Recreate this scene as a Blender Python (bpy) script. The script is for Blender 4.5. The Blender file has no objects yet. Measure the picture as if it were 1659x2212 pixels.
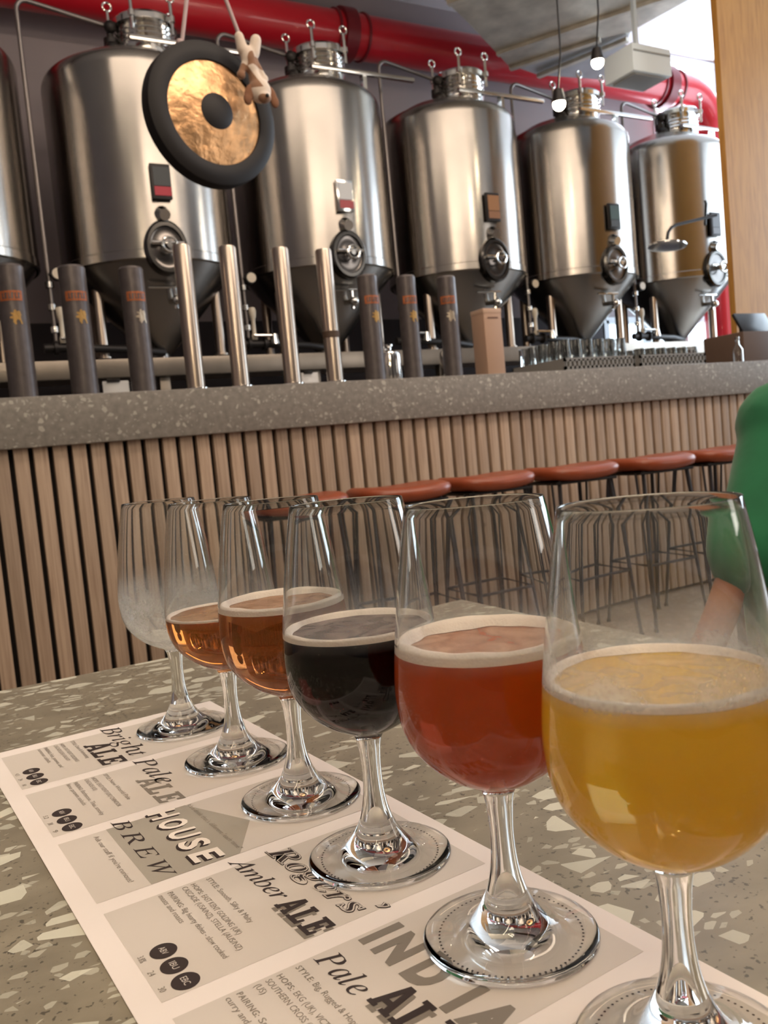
import bpy, bmesh, math, random
from mathutils import Vector, Matrix, Quaternion
PI = math.pi
random.seed(7)
scene = bpy.context.scene
col = scene.collection
T0 = 0.75          # everything is measured from the table top; the floor is 0.75 below it

# ------------------------------------------------------------------ camera
F_PX, PITCH, ROLL, YAW, HC = 1865.66, 0.07237, -0.09364, 0.49951, 0.17626
fw = Vector((math.sin(YAW)*math.cos(PITCH), math.cos(YAW)*math.cos(PITCH), -math.sin(PITCH)))
r0 = Vector((math.cos(YAW), -math.sin(YAW), 0)); u0 = r0.cross(fw)
rr = math.cos(ROLL)*r0 + math.sin(ROLL)*u0
uu = -math.sin(ROLL)*r0 + math.cos(ROLL)*u0
cd = bpy.data.cameras.new('camera')
cam = bpy.data.objects.new('camera', cd); col.objects.link(cam)
m = Matrix((rr, uu, -fw)).transposed().to_4x4(); m.translation = Vector((0, 0, HC+T0))
cam.matrix_world = m
cd.sensor_fit = 'VERTICAL'; cd.sensor_height = 36.0
cd.lens = F_PX/2212*36.0
cd.clip_start = 0.02; cd.clip_end = 60
cd.dof.use_dof = True; cd.dof.focus_distance = 0.41; cd.dof.aperture_fstop = 27.0
scene.camera = cam
scene.cycles.sample_clamp_indirect = 25.0
scene.cycles.blur_glossy = 0.0

# ------------------------------------------------------------------ colour management, world, lights
scene.view_settings.view_transform = 'Standard'
scene.view_settings.look = 'None'
scene.view_settings.gamma = 1.0
scene.view_settings.use_curve_mapping = False
scene.view_settings.exposure = 0.0
W = bpy.data.worlds.new('room_air'); scene.world = W; W.use_nodes = True
W.node_tree.nodes['Background'].inputs[0].default_value = (0.55, 0.47, 0.42, 1)
W.node_tree.nodes['Background'].inputs[1].default_value = 0.20

def area(name, loc, target, sx, sy, power, color):
    l = bpy.data.lights.new(name, 'AREA'); l.shape = 'RECTANGLE'; l.size = sx; l.size_y = sy
    l.energy = power; l.color = color
    o = bpy.data.objects.new(name, l); col.objects.link(o)
    o.location = Vector(loc)+Vector((0, 0, T0))
    d = Vector(target)-Vector(loc)
    o.rotation_euler = d.to_track_quat('-Z', 'Y').to_euler()
    return o
WARM = (1.0, 0.81, 0.63); COOL = (0.72, 0.86, 1.0)
area('ceiling_light_bank', (0.4, -0.3, 3.0), (0.6, 0.4, 0), 2.6, 1.6, 53, WARM)
area('ceiling_light_bar', (2.6, 1.6, 3.3), (3.0, 3.2, 0), 3.4, 0.5, 70, WARM)
area('ceiling_light_brewhouse', (2.4, 3.0, 3.9), (3.2, 6.0, 1.6), 5.0, 0.12, 40, WARM)
area('window_light_side', (9.4, 3.8, 2.0), (4.0, 4.5, 1.2), 4.5, 3.6, 260, COOL)
area('window_light_behind', (7.0, -2.2, 1.9), (2.6, 5.0, 1.2), 1.5, 2.6, 62, (1.0, 0.93, 0.85))

area('window_light_back', (8.8, 7.12, 3.45), (4.5, 3.5, 4.2), 1.5, 1.6, 95, COOL)

# ------------------------------------------------------------------ materials
def newmat(name):
    m = bpy.data.materials.new(name); m.use_nodes = True
    nt = m.node_tree; return m, nt, nt.nodes, nt.links, nt.nodes['Principled BSDF']
def mat(name, color, rough=0.5, metal=0.0, spec=0.5, aniso=0.0, noise=0.0, nscale=20.0, bump=0.0, bscale=80.0,
        emis=None, estr=0.0, alpha=None, coat=0.0, sheen=0.0):
    m, nt, N, L, P = newmat(name)
    P.inputs['Base Color'].default_value = (*color, 1)
    P.inputs['Roughness'].default_value = rough; P.inputs['Metallic'].default_value = metal
    P.inputs['Specular IOR Level'].default_value = spec
    P.inputs['Coat Weight'].default_value = coat
    P.inputs['Sheen Weight'].default_value = sheen
    tc = N.new('ShaderNodeTexCoord')
    if aniso:
        P.inputs['Anisotropic'].default_value = aniso; P.inputs['Anisotropic Rotation'].default_value = 0.25
        tg = N.new('ShaderNodeTangent'); tg.direction_type = 'RADIAL'; tg.axis = 'Z'
        L.new(tg.outputs[0], P.inputs['Tangent'])
    if noise:
        n = N.new('ShaderNodeTexNoise'); n.inputs['Scale'].default_value = nscale; n.inputs['Detail'].default_value = 5
        L.new(tc.outputs['Object'], n.inputs['Vector'])
        mx = N.new('ShaderNodeMix'); mx.data_type = 'RGBA'; mx.blend_type = 'MULTIPLY'
        mx.inputs[0].default_value = 1.0
        rmp = N.new('ShaderNodeMapRange'); rmp.inputs[1].default_value = 0.3; rmp.inputs[2].default_value = 0.7
        rmp.inputs[3].default_value = 1-noise; rmp.inputs[4].default_value = 1+noise*0.5
        L.new(n.outputs['Fac'], rmp.inputs[0])
        mx.inputs[6].default_value = (*color, 1); L.new(rmp.outputs[0], mx.inputs[7])
        L.new(mx.outputs[2], P.inputs['Base Color'])
    if bump:
        n = N.new('ShaderNodeTexNoise'); n.inputs['Scale'].default_value = bscale; n.inputs['Detail'].default_value = 4
        L.new(tc.outputs['Object'], n.inputs['Vector'])
        b = N.new('ShaderNodeBump'); b.inputs['Strength'].default_value = bump; b.inputs['Distance'].default_value = 0.01
        L.new(n.outputs['Fac'], b.inputs['Height']); L.new(b.outputs[0], P.inputs['Normal'])
    if emis:
        P.inputs['Emission Color'].default_value = (*emis, 1); P.inputs['Emission Strength'].default_value = estr
    return m

def terrazzo(name, base, chip, dark, layers, rough=0.35, speck=0.5, stretch=(1, 1, 1), rot=0.0):
    m, nt, N, L, P = newmat(name)
    tc = N.new('ShaderNodeTexCoord'); mp = N.new('ShaderNodeMapping')
    mp.inputs['Scale'].default_value = stretch; mp.inputs['Rotation'].default_value = (0, 0, rot)
    L.new(tc.outputs['Object'], mp.inputs[0])
    wn = N.new('ShaderNodeTexNoise'); wn.inputs['Scale'].default_value = 45; wn.inputs['Detail'].default_value = 6
    L.new(mp.outputs[0], wn.inputs['Vector'])
    cr = N.new('ShaderNodeMapRange'); cr.inputs[1].default_value = .3; cr.inputs[2].default_value = .7
    cr.inputs[3].default_value = .80; cr.inputs[4].default_value = 1.12
    L.new(wn.outputs['Fac'], cr.inputs[0])
    b = N.new('ShaderNodeMix'); b.data_type = 'RGBA'; b.blend_type = 'MULTIPLY'; b.inputs[0].default_value = 1
    b.inputs[6].default_value = (*base, 1); L.new(cr.outputs[0], b.inputs[7]); cur = b.outputs[2]
    # dark specks
    v = N.new('ShaderNodeTexNoise'); v.inputs['Scale'].default_value = 330; v.inputs['Detail'].default_value = 2
    L.new(tc.outputs['Object'], v.inputs['Vector'])
    v2 = N.new('ShaderNodeTexNoise'); v2.inputs['Scale'].default_value = 22; v2.inputs['Detail'].default_value = 3
    L.new(tc.outputs['Object'], v2.inputs['Vector'])
    ad = N.new('ShaderNodeMath'); ad.operation = 'MULTIPLY_ADD'; ad.inputs[1].default_value = 0.35
    L.new(v2.outputs['Fac'], ad.inputs[0]); L.new(v.outputs['Fac'], ad.inputs[2])
    th = N.new('ShaderNodeMapRange'); th.inputs[1].default_value = 0.80; th.inputs[2].default_value = 0.86
    th.inputs[3].default_value = 0; th.inputs[4].default_value = speck
    L.new(ad.outputs[0], th.inputs[0])
    mx = N.new('ShaderNodeMix'); mx.data_type = 'RGBA'; L.new(th.outputs[0], mx.inputs[0])
    L.new(cur, mx.inputs[6]); mx.inputs[7].default_value = (*dark, 1); cur = mx.outputs[2]
    for scale, keep, edge, strength in layers:
        vd = N.new('ShaderNodeTexVoronoi'); vd.feature = 'DISTANCE_TO_EDGE'; vd.inputs['Scale'].default_value = scale
        vc = N.new('ShaderNodeTexVoronoi'); vc.feature = 'F1'; vc.inputs['Scale'].default_value = scale
        off = N.new('ShaderNodeVectorMath'); off.operation = 'ADD'; off.inputs[1].default_value = (scale*1.7, scale*.31, 0.05)
        L.new(mp.outputs[0], off.inputs[0]); L.new(off.outputs[0], vd.inputs['Vector']); L.new(off.outputs[0], vc.inputs['Vector'])
        e = N.new('ShaderNodeMath'); e.operation = 'GREATER_THAN'; e.inputs[1].default_value = edge
        L.new(vd.outputs['Distance'], e.inputs[0])
        sp = N.new('ShaderNodeSeparateColor'); L.new(vc.outputs['Color'], sp.inputs[0])
        k = N.new('ShaderNodeMath'); k.operation = 'GREATER_THAN'; k.inputs[1].default_value = 1-keep
        L.new(sp.outputs[0], k.inputs[0])
        ml = N.new('ShaderNodeMath'); ml.operation = 'MULTIPLY'; L.new(e.outputs[0], ml.inputs[0]); L.new(k.outputs[0], ml.inputs[1])
        sg = N.new('ShaderNodeMath'); sg.operation = 'MULTIPLY'; sg.inputs[1].default_value = strength
        L.new(ml.outputs[0], sg.inputs[0])
        cv = N.new('ShaderNodeMix'); cv.data_type = 'RGBA'; L.new(sp.outputs[1], cv.inputs[0])
        cv.inputs[6].default_value = (*[c*0.72 for c in chip], 1); cv.inputs[7].default_value = (*chip, 1)
        mm = N.new('ShaderNodeMix'); mm.data_type = 'RGBA'; L.new(sg.outputs[0], mm.inputs[0])
        L.new(cur, mm.inputs[6]); L.new(cv.outputs[2], mm.inputs[7]); cur = mm.outputs[2]
    L.new(cur, P.inputs['Base Color']); P.inputs['Roughness'].default_value = rough
    return m

def slat_material():
    m, nt, N, L, P = newmat('pale_slat_wood')
    tc = N.new('ShaderNodeTexCoord'); sx = N.new('ShaderNodeSeparateXYZ'); L.new(tc.outputs['Object'], sx.inputs[0])
    dv = N.new('ShaderNodeMath'); dv.operation = 'DIVIDE'; dv.inputs[1].default_value = PITCH_SLAT; L.new(sx.outputs[0], dv.inputs[0])
    fl = N.new('ShaderNodeMath'); fl.operation = 'FLOOR'; L.new(dv.outputs[0], fl.inputs[0])
    wn = N.new('ShaderNodeTexWhiteNoise'); wn.noise_dimensions = '1D'; L.new(fl.outputs[0], wn.inputs['W'])
    cmb = N.new('ShaderNodeCombineXYZ'); ml = N.new('ShaderNodeMath'); ml.operation = 'MULTIPLY'; ml.inputs[1].default_value = 40
    L.new(sx.outputs[0], ml.inputs[0]); L.new(ml.outputs[0], cmb.inputs[0]); L.new(sx.outputs[2], cmb.inputs[2]); L.new(wn.outputs[0], cmb.inputs[1])
    gr = N.new('ShaderNodeTexNoise'); gr.inputs['Scale'].default_value = 2.2; gr.inputs['Detail'].default_value = 6; gr.inputs['Distortion'].default_value = 1.2
    L.new(cmb.outputs[0], gr.inputs['Vector'])
    c1 = N.new('ShaderNodeValToRGB')
    c1.color_ramp.elements[0].position = .3; c1.color_ramp.elements[0].color = (.30, .205, .145, 1)
    c1.color_ramp.elements[1].position = .62; c1.color_ramp.elements[1].color = (.46, .34, .25, 1)
    L.new(gr.outputs['Fac'], c1.inputs[0])
    hs = N.new('ShaderNodeHueSaturation'); hs.inputs['Saturation'].default_value = 1.0
    mr = N.new('ShaderNodeMapRange'); mr.inputs[3].default_value = .84; mr.inputs[4].default_value = 1.16
    L.new(wn.outputs[0], mr.inputs[0]); L.new(mr.outputs[0], hs.inputs['Value']); L.new(c1.outputs[0], hs.inputs['Color'])
    vk = N.new('ShaderNodeTexVoronoi'); vk.inputs['Scale'].default_value = 3.2; L.new(tc.outputs['Object'], vk.inputs['Vector'])
    kn = N.new('ShaderNodeMapRange'); kn.inputs[1].default_value = .02; kn.inputs[2].default_value = .05; kn.inputs[3].default_value = .55; kn.inputs[4].default_value = 1
    L.new(vk.outputs['Distance'], kn.inputs[0])
    mk = N.new('ShaderNodeMix'); mk.data_type = 'RGBA'; mk.blend_type = 'MULTIPLY'; mk.inputs[0].default_value = 1
    L.new(hs.outputs[0], mk.inputs[6]); L.new(kn.outputs[0], mk.inputs[7])
    L.new(mk.outputs[2], P.inputs['Base Color']); P.inputs['Roughness'].default_value = .55
    return m
PITCH_SLAT = 0.0676

def wood_panel(name, a, b, rough=.5):
    m, nt, N, L, P = newmat(name)
    tc = N.new('ShaderNodeTexCoord'); mp = N.new('ShaderNodeMapping'); mp.inputs['Scale'].default_value = (9, 9, .8)
    L.new(tc.outputs['Object'], mp.inputs[0])
    n = N.new('ShaderNodeTexNoise'); n.inputs['Scale'].default_value = 3; n.inputs['Detail'].default_value = 7; n.inputs['Distortion'].default_value = 1.5
    L.new(mp.outputs[0], n.inputs['Vector'])
    c = N.new('ShaderNodeValToRGB'); c.color_ramp.elements[0].position = .32; c.color_ramp.elements[0].color = (*a, 1)
    c.color_ramp.elements[1].position = .6; c.color_ramp.elements[1].color = (*b, 1)
    L.new(n.outputs['Fac'], c.inputs[0]); L.new(c.outputs[0], P.inputs['Base Color']); P.inputs['Roughness'].default_value = rough
    return m

def glass_material(name, level, haze, streak=0.25, above=0.03, low=0.0):
    """clear glass; below `level` (object z) the outside is misted with condensation"""
    m, nt, N, L, P = newmat(name)
    N.remove(P); out = N['Material Output']
    g = N.new('ShaderNodeBsdfGlass'); g.inputs['IOR'].default_value = 1.38; g.inputs['Roughness'].default_value = 0.0
    g.inputs['Color'].default_value = (.985, .99, .985, 1)
    if haze <= 0:
        L.new(g.outputs[0], out.inputs[0]); return m
    tc = N.new('ShaderNodeTexCoord'); sx = N.new('ShaderNodeSeparateXYZ'); L.new(tc.outputs['Object'], sx.inputs[0])
    n1 = N.new('ShaderNodeTexNoise'); n1.inputs['Scale'].default_value = 60; n1.inputs['Detail'].default_value = 3
    L.new(tc.outputs['Object'], n1.inputs['Vector'])
    ma = N.new('ShaderNodeMath'); ma.operation = 'MULTIPLY_ADD'; ma.inputs[1].default_value = 0.006
    L.new(n1.outputs['Fac'], ma.inputs[0]); L.new(sx.outputs[2], ma.inputs[2])
    edge = N.new('ShaderNodeMapRange'); edge.inputs[1].default_value = level+.008; edge.inputs[2].default_value = level-.012
    edge.inputs[3].default_value = above; edge.inputs[4].default_value = 1.0
    L.new(ma.outputs[0], edge.inputs[0])
    if low:      # no mist where the beer itself stands behind the wall
        lo = N.new('ShaderNodeMapRange'); lo.inputs[1].default_value = low-.004; lo.inputs[2].default_value = low+.002
        lo.inputs[3].default_value = 0.0; lo.inputs[4].default_value = 1.0; L.new(sx.outputs[2], lo.inputs[0])
        em = N.new('ShaderNodeMath'); em.operation = 'MULTIPLY'; L.new(edge.outputs[0], em.inputs[0]); L.new(lo.outputs[0], em.inputs[1])
        edge = em
    dr = N.new('ShaderNodeTexVoronoi'); dr.inputs['Scale'].default_value = 700; L.new(tc.outputs['Object'], dr.inputs['Vector'])
    pn = N.new('ShaderNodeTexNoise'); pn.inputs['Scale'].default_value = 38; pn.inputs['Detail'].default_value = 5; pn.inputs['Distortion'].default_value = .6
    L.new(tc.outputs['Object'], pn.inputs['Vector'])
    pm = N.new('ShaderNodeMapRange'); pm.inputs[1].default_value = .35; pm.inputs[2].default_value = .68; pm.inputs[3].default_value = .35; pm.inputs[4].default_value = 1.6
    L.new(pn.outputs['Fac'], pm.inputs[0])
    pe_ = N.new('ShaderNodeMath'); pe_.operation = 'MULTIPLY'; L.new(edge.outputs[0], pe_.inputs[0]); L.new(pm.outputs[0], pe_.inputs[1]); edge = pe_
    dm = N.new('ShaderNodeMapRange'); dm.inputs[1].default_value = .1; dm.inputs[2].default_value = .6; dm.inputs[3].default_value = 1-streak; dm.inputs[4].default_value = 1.0
    L.new(dr.outputs['Distance'], dm.inputs[0])
    mu = N.new('ShaderNodeMath'); mu.operation = 'MULTIPLY'; L.new(edge.outputs[0], mu.inputs[0]); L.new(dm.outputs[0], mu.inputs[1])
    m2 = N.new('ShaderNodeMath'); m2.operation = 'MULTIPLY'; m2.inputs[1].default_value = haze; L.new(mu.outputs[0], m2.inputs[0])
    df = N.new('ShaderNodeBsdfDiffuse'); df.inputs['Color'].default_value = (.78, .78, .78, 1)
    tl = N.new('ShaderNodeBsdfTranslucent'); tl.inputs['Color'].default_value = (.80, .78, .74, 1)
    a1 = N.new('ShaderNodeMixShader'); a1.inputs[0].default_value = .5; L.new(df.outputs[0], a1.inputs[1]); L.new(tl.outputs[0], a1.inputs[2])
    mx = N.new('ShaderNodeMixShader'); L.new(m2.outputs[0], mx.inputs[0]); L.new(g.outputs[0], mx.inputs[1]); L.new(a1.outputs[0], mx.inputs[2])
    L.new(mx.outputs[0], out.inputs[0])
    return m

def beer_material(name, absorb, density, cloudy, body, ior=1.34):
    m, nt, N, L, P = newmat(name)
    N.remove(P); out = N['Material Output']
    g = N.new('ShaderNodeBsdfRefraction'); g.inputs['IOR'].default_value = ior; g.inputs['Roughness'].default_value = 0.0
    vol = N.new('ShaderNodeVolumeAbsorption'); vol.inputs['Color'].default_value = (*absorb, 1); vol.inputs['Density'].default_value = density
    L.new(vol.outputs[0], out.inputs['Volume'])
    if cloudy > 0:
        df = N.new('ShaderNodeBsdfDiffuse'); df.inputs['Color'].default_value = (*body, 1)
        tl = N.new('ShaderNodeBsdfTranslucent'); tl.inputs['Color'].default_value = (*[min(1, c*1.5) for c in body], 1)
        a = N.new('ShaderNodeMixShader'); a.inputs[0].default_value = .45
        L.new(df.outputs[0], a.inputs[1]); L.new(tl.outputs[0], a.inputs[2])
        mx = N.new('ShaderNodeMixShader'); mx.inputs[0].default_value = cloudy
        L.new(g.outputs[0], mx.inputs[1]); L.new(a.outputs[0], mx.inputs[2]); L.new(mx.outputs[0], out.inputs[0])
    else:
        L.new(g.outputs[0], out.inputs[0])
    return m

def beer_pair(name, *a):
    # open surface against air, and the side wetting the glass (glass to beer, almost no bending)
    return [beer_material(name, *a), beer_material(name+'_at_glass', *a, ior=0.971)]
STEEL = mat('brushed_tank_steel', (.37, .345, .32), rough=.25, metal=1, aniso=.72, noise=.05, nscale=6)
STEELC = mat('cone_steel', (.36, .345, .33), rough=.27, metal=1, aniso=.6)
CHROME = mat('polished_steel', (.72, .71, .69), rough=.14, metal=1)
TUBE = mat('satin_tube_steel', (.50, .42, .355), rough=.30, metal=1, aniso=.5)
DARKM = mat('black_metal', (.025, .022, .022), rough=.45, metal=.6)
WIRE = mat('black_wire', (.018, .015, .018), rough=.5)
RED = mat('red_pipe_paint', (.50, .010, .022), rough=.34, coat=.3)
WALL = mat('mauve_plaster', (.30, .26, .27), rough=.9, noise=.05, nscale=3)
WALLDK = mat('dark_joinery_and_wall_shade', (.035, .028, .032), rough=.8)  # dark bar joinery; also paints the shade low on the back wall
CEIL = mat('ceiling_paint', (.84, .85, .87), rough=.9)
FLOORM = terrazzo('floor_terrazzo', (.26, .20, .155), (.45, .38, .30), (.05, .04, .03), [(28, .35, .12, .7)], rough=.35)
TABLEM = terrazzo('table_terrazzo', (.255, .222, .165), (.70, .68, .56), (.05, .045, .035),
                  [(230, .16, .14, .5), (120, .20, .15, .8), (66, .20, .14, .95)], rough=.30, speck=.8, stretch=(.62, 1, 1), rot=.35)
BARM = terrazzo('bar_terrazzo', (.235, .215, .195), (.52, .49, .44), (.12, .11, .10),
                [(80, .18, .18, .55), (44, .20, .22, .75)], rough=.45, speck=.2)
SLAT = slat_material()
PLY = wood_panel('honey_plywood', (.35, .155, .028), (.46, .225, .046), .45)
TOWERD = mat('dark_painted_tower', (.115, .098, .098), rough=.42, metal=.5, noise=.18, nscale=30)
ORANGE = mat('orange_band', (.40, .11, .03), rough=.5, noise=.3, nscale=120)
GOLD = mat('gold_emblem', (.42, .25, .08), rough=.45, metal=.5)
LEATHER = mat('tan_leather', (.27, .055, .018), rough=.36, noise=.12, nscale=18, bump=.08, bscale=90)
LEATHERD = mat('seat_underside', (.05, .02, .015), rough=.7)
PAPER = mat('menu_paper', (.80, .725, .69), rough=.75)
PANEL = mat('menu_grey_panel', (.60, .54, .49), rough=.75)
PANELD = mat('menu_dark_panel', (.36, .325, .275), rough=.75)
PANELM = mat('menu_mid_panel', (.47, .42, .365), rough=.75)
INK = mat('dark_ink', (.030, .018, .016), rough=.7)
INKG = mat('grey_ink', (.21, .18, .15), rough=.7)
INKS = mat('small_print_ink', (.24, .205, .17), rough=.7)
INKW = mat('white_ink', (.82, .74, .67), rough=.7)
WHITE = mat('white_plastic', (.75, .74, .72), rough=.4)
CREAM = mat('cream_plastic', (.62, .55, .45), rough=.4)
BROWNBOX = mat('tan_lacquer', (.42, .27, .19), rough=.5)
GREYP = mat('grey_rack_plastic', (.20, .19, .18), rough=.5)
GALV = mat('galvanised_duct', (.62, .58, .50), rough=.42, metal=.6, noise=.3, nscale=5, bump=.05, bscale=4)
ROPE = mat('pinkish_rope', (.42, .32, .32), rough=.9)
PLAINGLASS = glass_material('clear_glass', 0, 0)

# ------------------------------------------------------------------ mesh helpers
def tag(o, label=None, cat=None, group=None, kind=None):
    if label: o['label'] = label
    if cat: o['category'] = cat
    if group: o['group'] = group
    if kind: o['kind'] = kind
    return o
def place(o, parent, loc, rot):
    col.objects.link(o)
    if parent is not None:
        o.parent = parent; o.location = Vector(loc)
    else:
        o.location = Vector(loc)+Vector((0, 0, T0))
    o.rotation_euler = rot
    return o
def link_mesh(name, me, mt, parent=None, loc=(0, 0, 0), rot=(0, 0, 0)):
    me.materials.clear()
    for q in (mt if isinstance(mt, (list, tuple)) else [mt]): me.materials.append(q)
    return place(bpy.data.objects.new(name, me), parent, loc, rot)
def obj(name, bm, mt, parent=None, loc=(0, 0, 0), rot=(0, 0, 0), smooth=35):
    me = bpy.data.meshes.new(name)
    bmesh.ops.recalc_face_normals(bm, faces=bm.faces)
    bm.to_mesh(me); bm.free()
    if smooth:
        me.shade_smooth(); me.set_sharp_from_angle(angle=math.radians(smooth))
    return link_mesh(name, me, mt, parent, loc, rot)
def thing(name, label, cat, loc=(0, 0, 0), rot=(0, 0, 0), group=None):
    o = bpy.data.objects.new(name, None); o.empty_display_size = .05
    place(o, None, loc, rot); return tag(o, label, cat, group)
def copy_tree(o, parent=None):
    c = o.copy(); col.objects.link(c)
    if parent is not None: c.parent = parent
    for ch in list(o.children): copy_tree(ch, c)
    return c
def box(bm, cx, cy, cz, sx, sy, sz, bev=0.0, M=None):
    r = bmesh.ops.create_cube(bm, size=1.0)
    vs = r['verts']
    bmesh.ops.scale(bm, vec=(sx, sy, sz), verts=vs)
    if bev:
        es = list({e for v in vs for e in v.link_edges})
        rb = bmesh.ops.bevel(bm, geom=es, offset=bev, segments=2, profile=.6, affect='EDGES')
        vs = list({v for f in rb['faces'] for v in f.verts} | {v for v in vs if v.is_valid})
    if M is not None: bmesh.ops.transform(bm, matrix=M, verts=vs)
    bmesh.ops.translate(bm, vec=(cx, cy, cz), verts=vs)
    return vs
def boxb(*a, **k):
    bm = bmesh.new(); box(bm, *a, **k); return bm
def lathe(bm, prof, seg=48, c=(0, 0, 0), a0=0.0, a1=2*PI, M=None, closed=True):
    rings = []; full = abs(a1-a0-2*PI) < 1e-6; n = seg if full else seg+1
    for r, z in prof:
        if r < 1e-7: rings.append([bm.verts.new((0, 0, z))])
        else: rings.append([bm.verts.new((r*math.cos(a0+(a1-a0)*i/seg), r*math.sin(a0+(a1-a0)*i/seg), z)) for i in range(n)])
    for A, B in zip(rings, rings[1:]):
        for i in range(seg):
            j = (i+1) % n if full else i+1
            a = [A[0], A[0]] if len(A) == 1 else [A[i], A[j]]
            b = [B[0], B[0]] if len(B) == 1 else [B[i], B[j]]
            q = []
            for v in (a[0], a[1], b[1], b[0]):
                if v not in q: q.append(v)
            if len(q) > 2: bm.faces.new(q)
    vs = [v for R in rings for v in R]
    if M is not None: bmesh.ops.transform(bm, matrix=M, verts=vs)
    bmesh.ops.translate(bm, vec=c, verts=vs)
    return vs
def latheb(prof, seg=48, **k):
    bm = bmesh.new(); lathe(bm, prof, seg, **k); return bm
def cyl(bm, p, q, r, seg=16, r2=None, cap=True):
    p = Vector(p); q = Vector(q); d = q-p; h = d.length; r2 = r if r2 is None else r2
    M = d.to_track_quat('Z', 'Y').to_matrix().to_4x4()
    prof = ([(0, 0)] if cap else [])+[(r, 0), (r2, h)]+([(0, h)] if cap else [])
    return lathe(bm, prof, seg, c=p, M=M)
def tube(bm, pts, r, seg=10, closed=False, cap=True):
    pts = [Vector(p) for p in pts]; n = len(pts); rings = []; prev = None
    rad = r if isinstance(r, (list, tuple)) else [r]*n
    for i, p in enumerate(pts):
        a = pts[(i-1) % n] if (closed or i > 0) else p
        b = pts[(i+1) % n] if (closed or i < n-1) else p
        t = (b-a).normalized()
        if prev is None:
            up = Vector((0, 0, 1)) if abs(t.z) < .9 else Vector((1, 0, 0))
            nx = t.cross(up).normalized()
        else:
            nx = (prev-t*prev.dot(t)).normalized()
        prev = nx; ny = t.cross(nx)
        rings.append([bm.verts.new(p+rad[i]*(math.cos(2*PI*k/seg)*nx+math.sin(2*PI*k/seg)*ny)) for k in range(seg)])
    m = n if closed else n-1
    for i in range(m):
        A, B = rings[i], rings[(i+1) % n]
        for k in range(seg):
            bm.faces.new((A[k], A[(k+1) % seg], B[(k+1) % seg], B[k]))
    if cap and not closed:
        bm.faces.new(rings[0]); bm.faces.new(rings[-1])
def tubeb(*a, **k):
    bm = bmesh.new(); tube(bm, *a, **k); return bm
def prism(bm, poly, z0, z1, M=None, c=(0, 0, 0)):
    a = [bm.verts.new((x, y, z0)) for x, y in poly]; b = [bm.verts.new((x, y, z1)) for x, y in poly]
    n = len(poly); bm.faces.new(a); bm.faces.new(b)
    for i in range(n): bm.faces.new((a[i], a[(i+1) % n], b[(i+1) % n], b[i]))
    if M is not None: bmesh.ops.transform(bm, matrix=M, verts=a+b)
    bmesh.ops.translate(bm, vec=c, verts=a+b)
def arc(c, r, a0, a1, n, ax=0):
    return [(c[0]+r*math.cos(a0+(a1-a0)*i/n), c[1]+r*math.sin(a0+(a1-a0)*i/n)) for i in range(n+1)]
def evald(o):
    bpy.context.view_layer.update()
    dg = bpy.context.evaluated_depsgraph_get()
    return bpy.data.meshes.new_from_object(o.evaluated_get(dg), depsgraph=dg)
def blob(parts, voxel, smooth=4):
    """one continuous surface from capsules (p, q, r0, r1) and ellipsoids (centre, (rx,ry,rz)[, rotation])"""
    bm = bmesh.new()
    for a in parts:
        if len(a) == 4:
            p, q, ra, rb = Vector(a[0]), Vector(a[1]), a[2], a[3]
            cyl(bm, p, q, ra, 18, rb)
            for c, r in ((p, ra), (q, rb)):
                s = bmesh.ops.create_icosphere(bm, subdivisions=2, radius=r)['verts']
                bmesh.ops.translate(bm, vec=c, verts=s)
        else:
            s = bmesh.ops.create_icosphere(bm, subdivisions=3, radius=1)['verts']
            bmesh.ops.scale(bm, vec=a[1], verts=s)
            if len(a) > 2: bmesh.ops.transform(bm, matrix=a[2], verts=s)
            bmesh.ops.translate(bm, vec=a[0], verts=s)
    me = bpy.data.meshes.new('tmp'); bm.to_mesh(me); bm.free()
    o = bpy.data.objects.new('tmp', me); col.objects.link(o)
    r = o.modifiers.new('r', 'REMESH'); r.mode = 'VOXEL'; r.voxel_size = voxel
    s = o.modifiers.new('s', 'SMOOTH'); s.iterations = smooth; s.factor = .5
    out = evald(o); bpy.data.objects.remove(o); bpy.data.meshes.remove(me)
    out.shade_smooth(); return out
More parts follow.
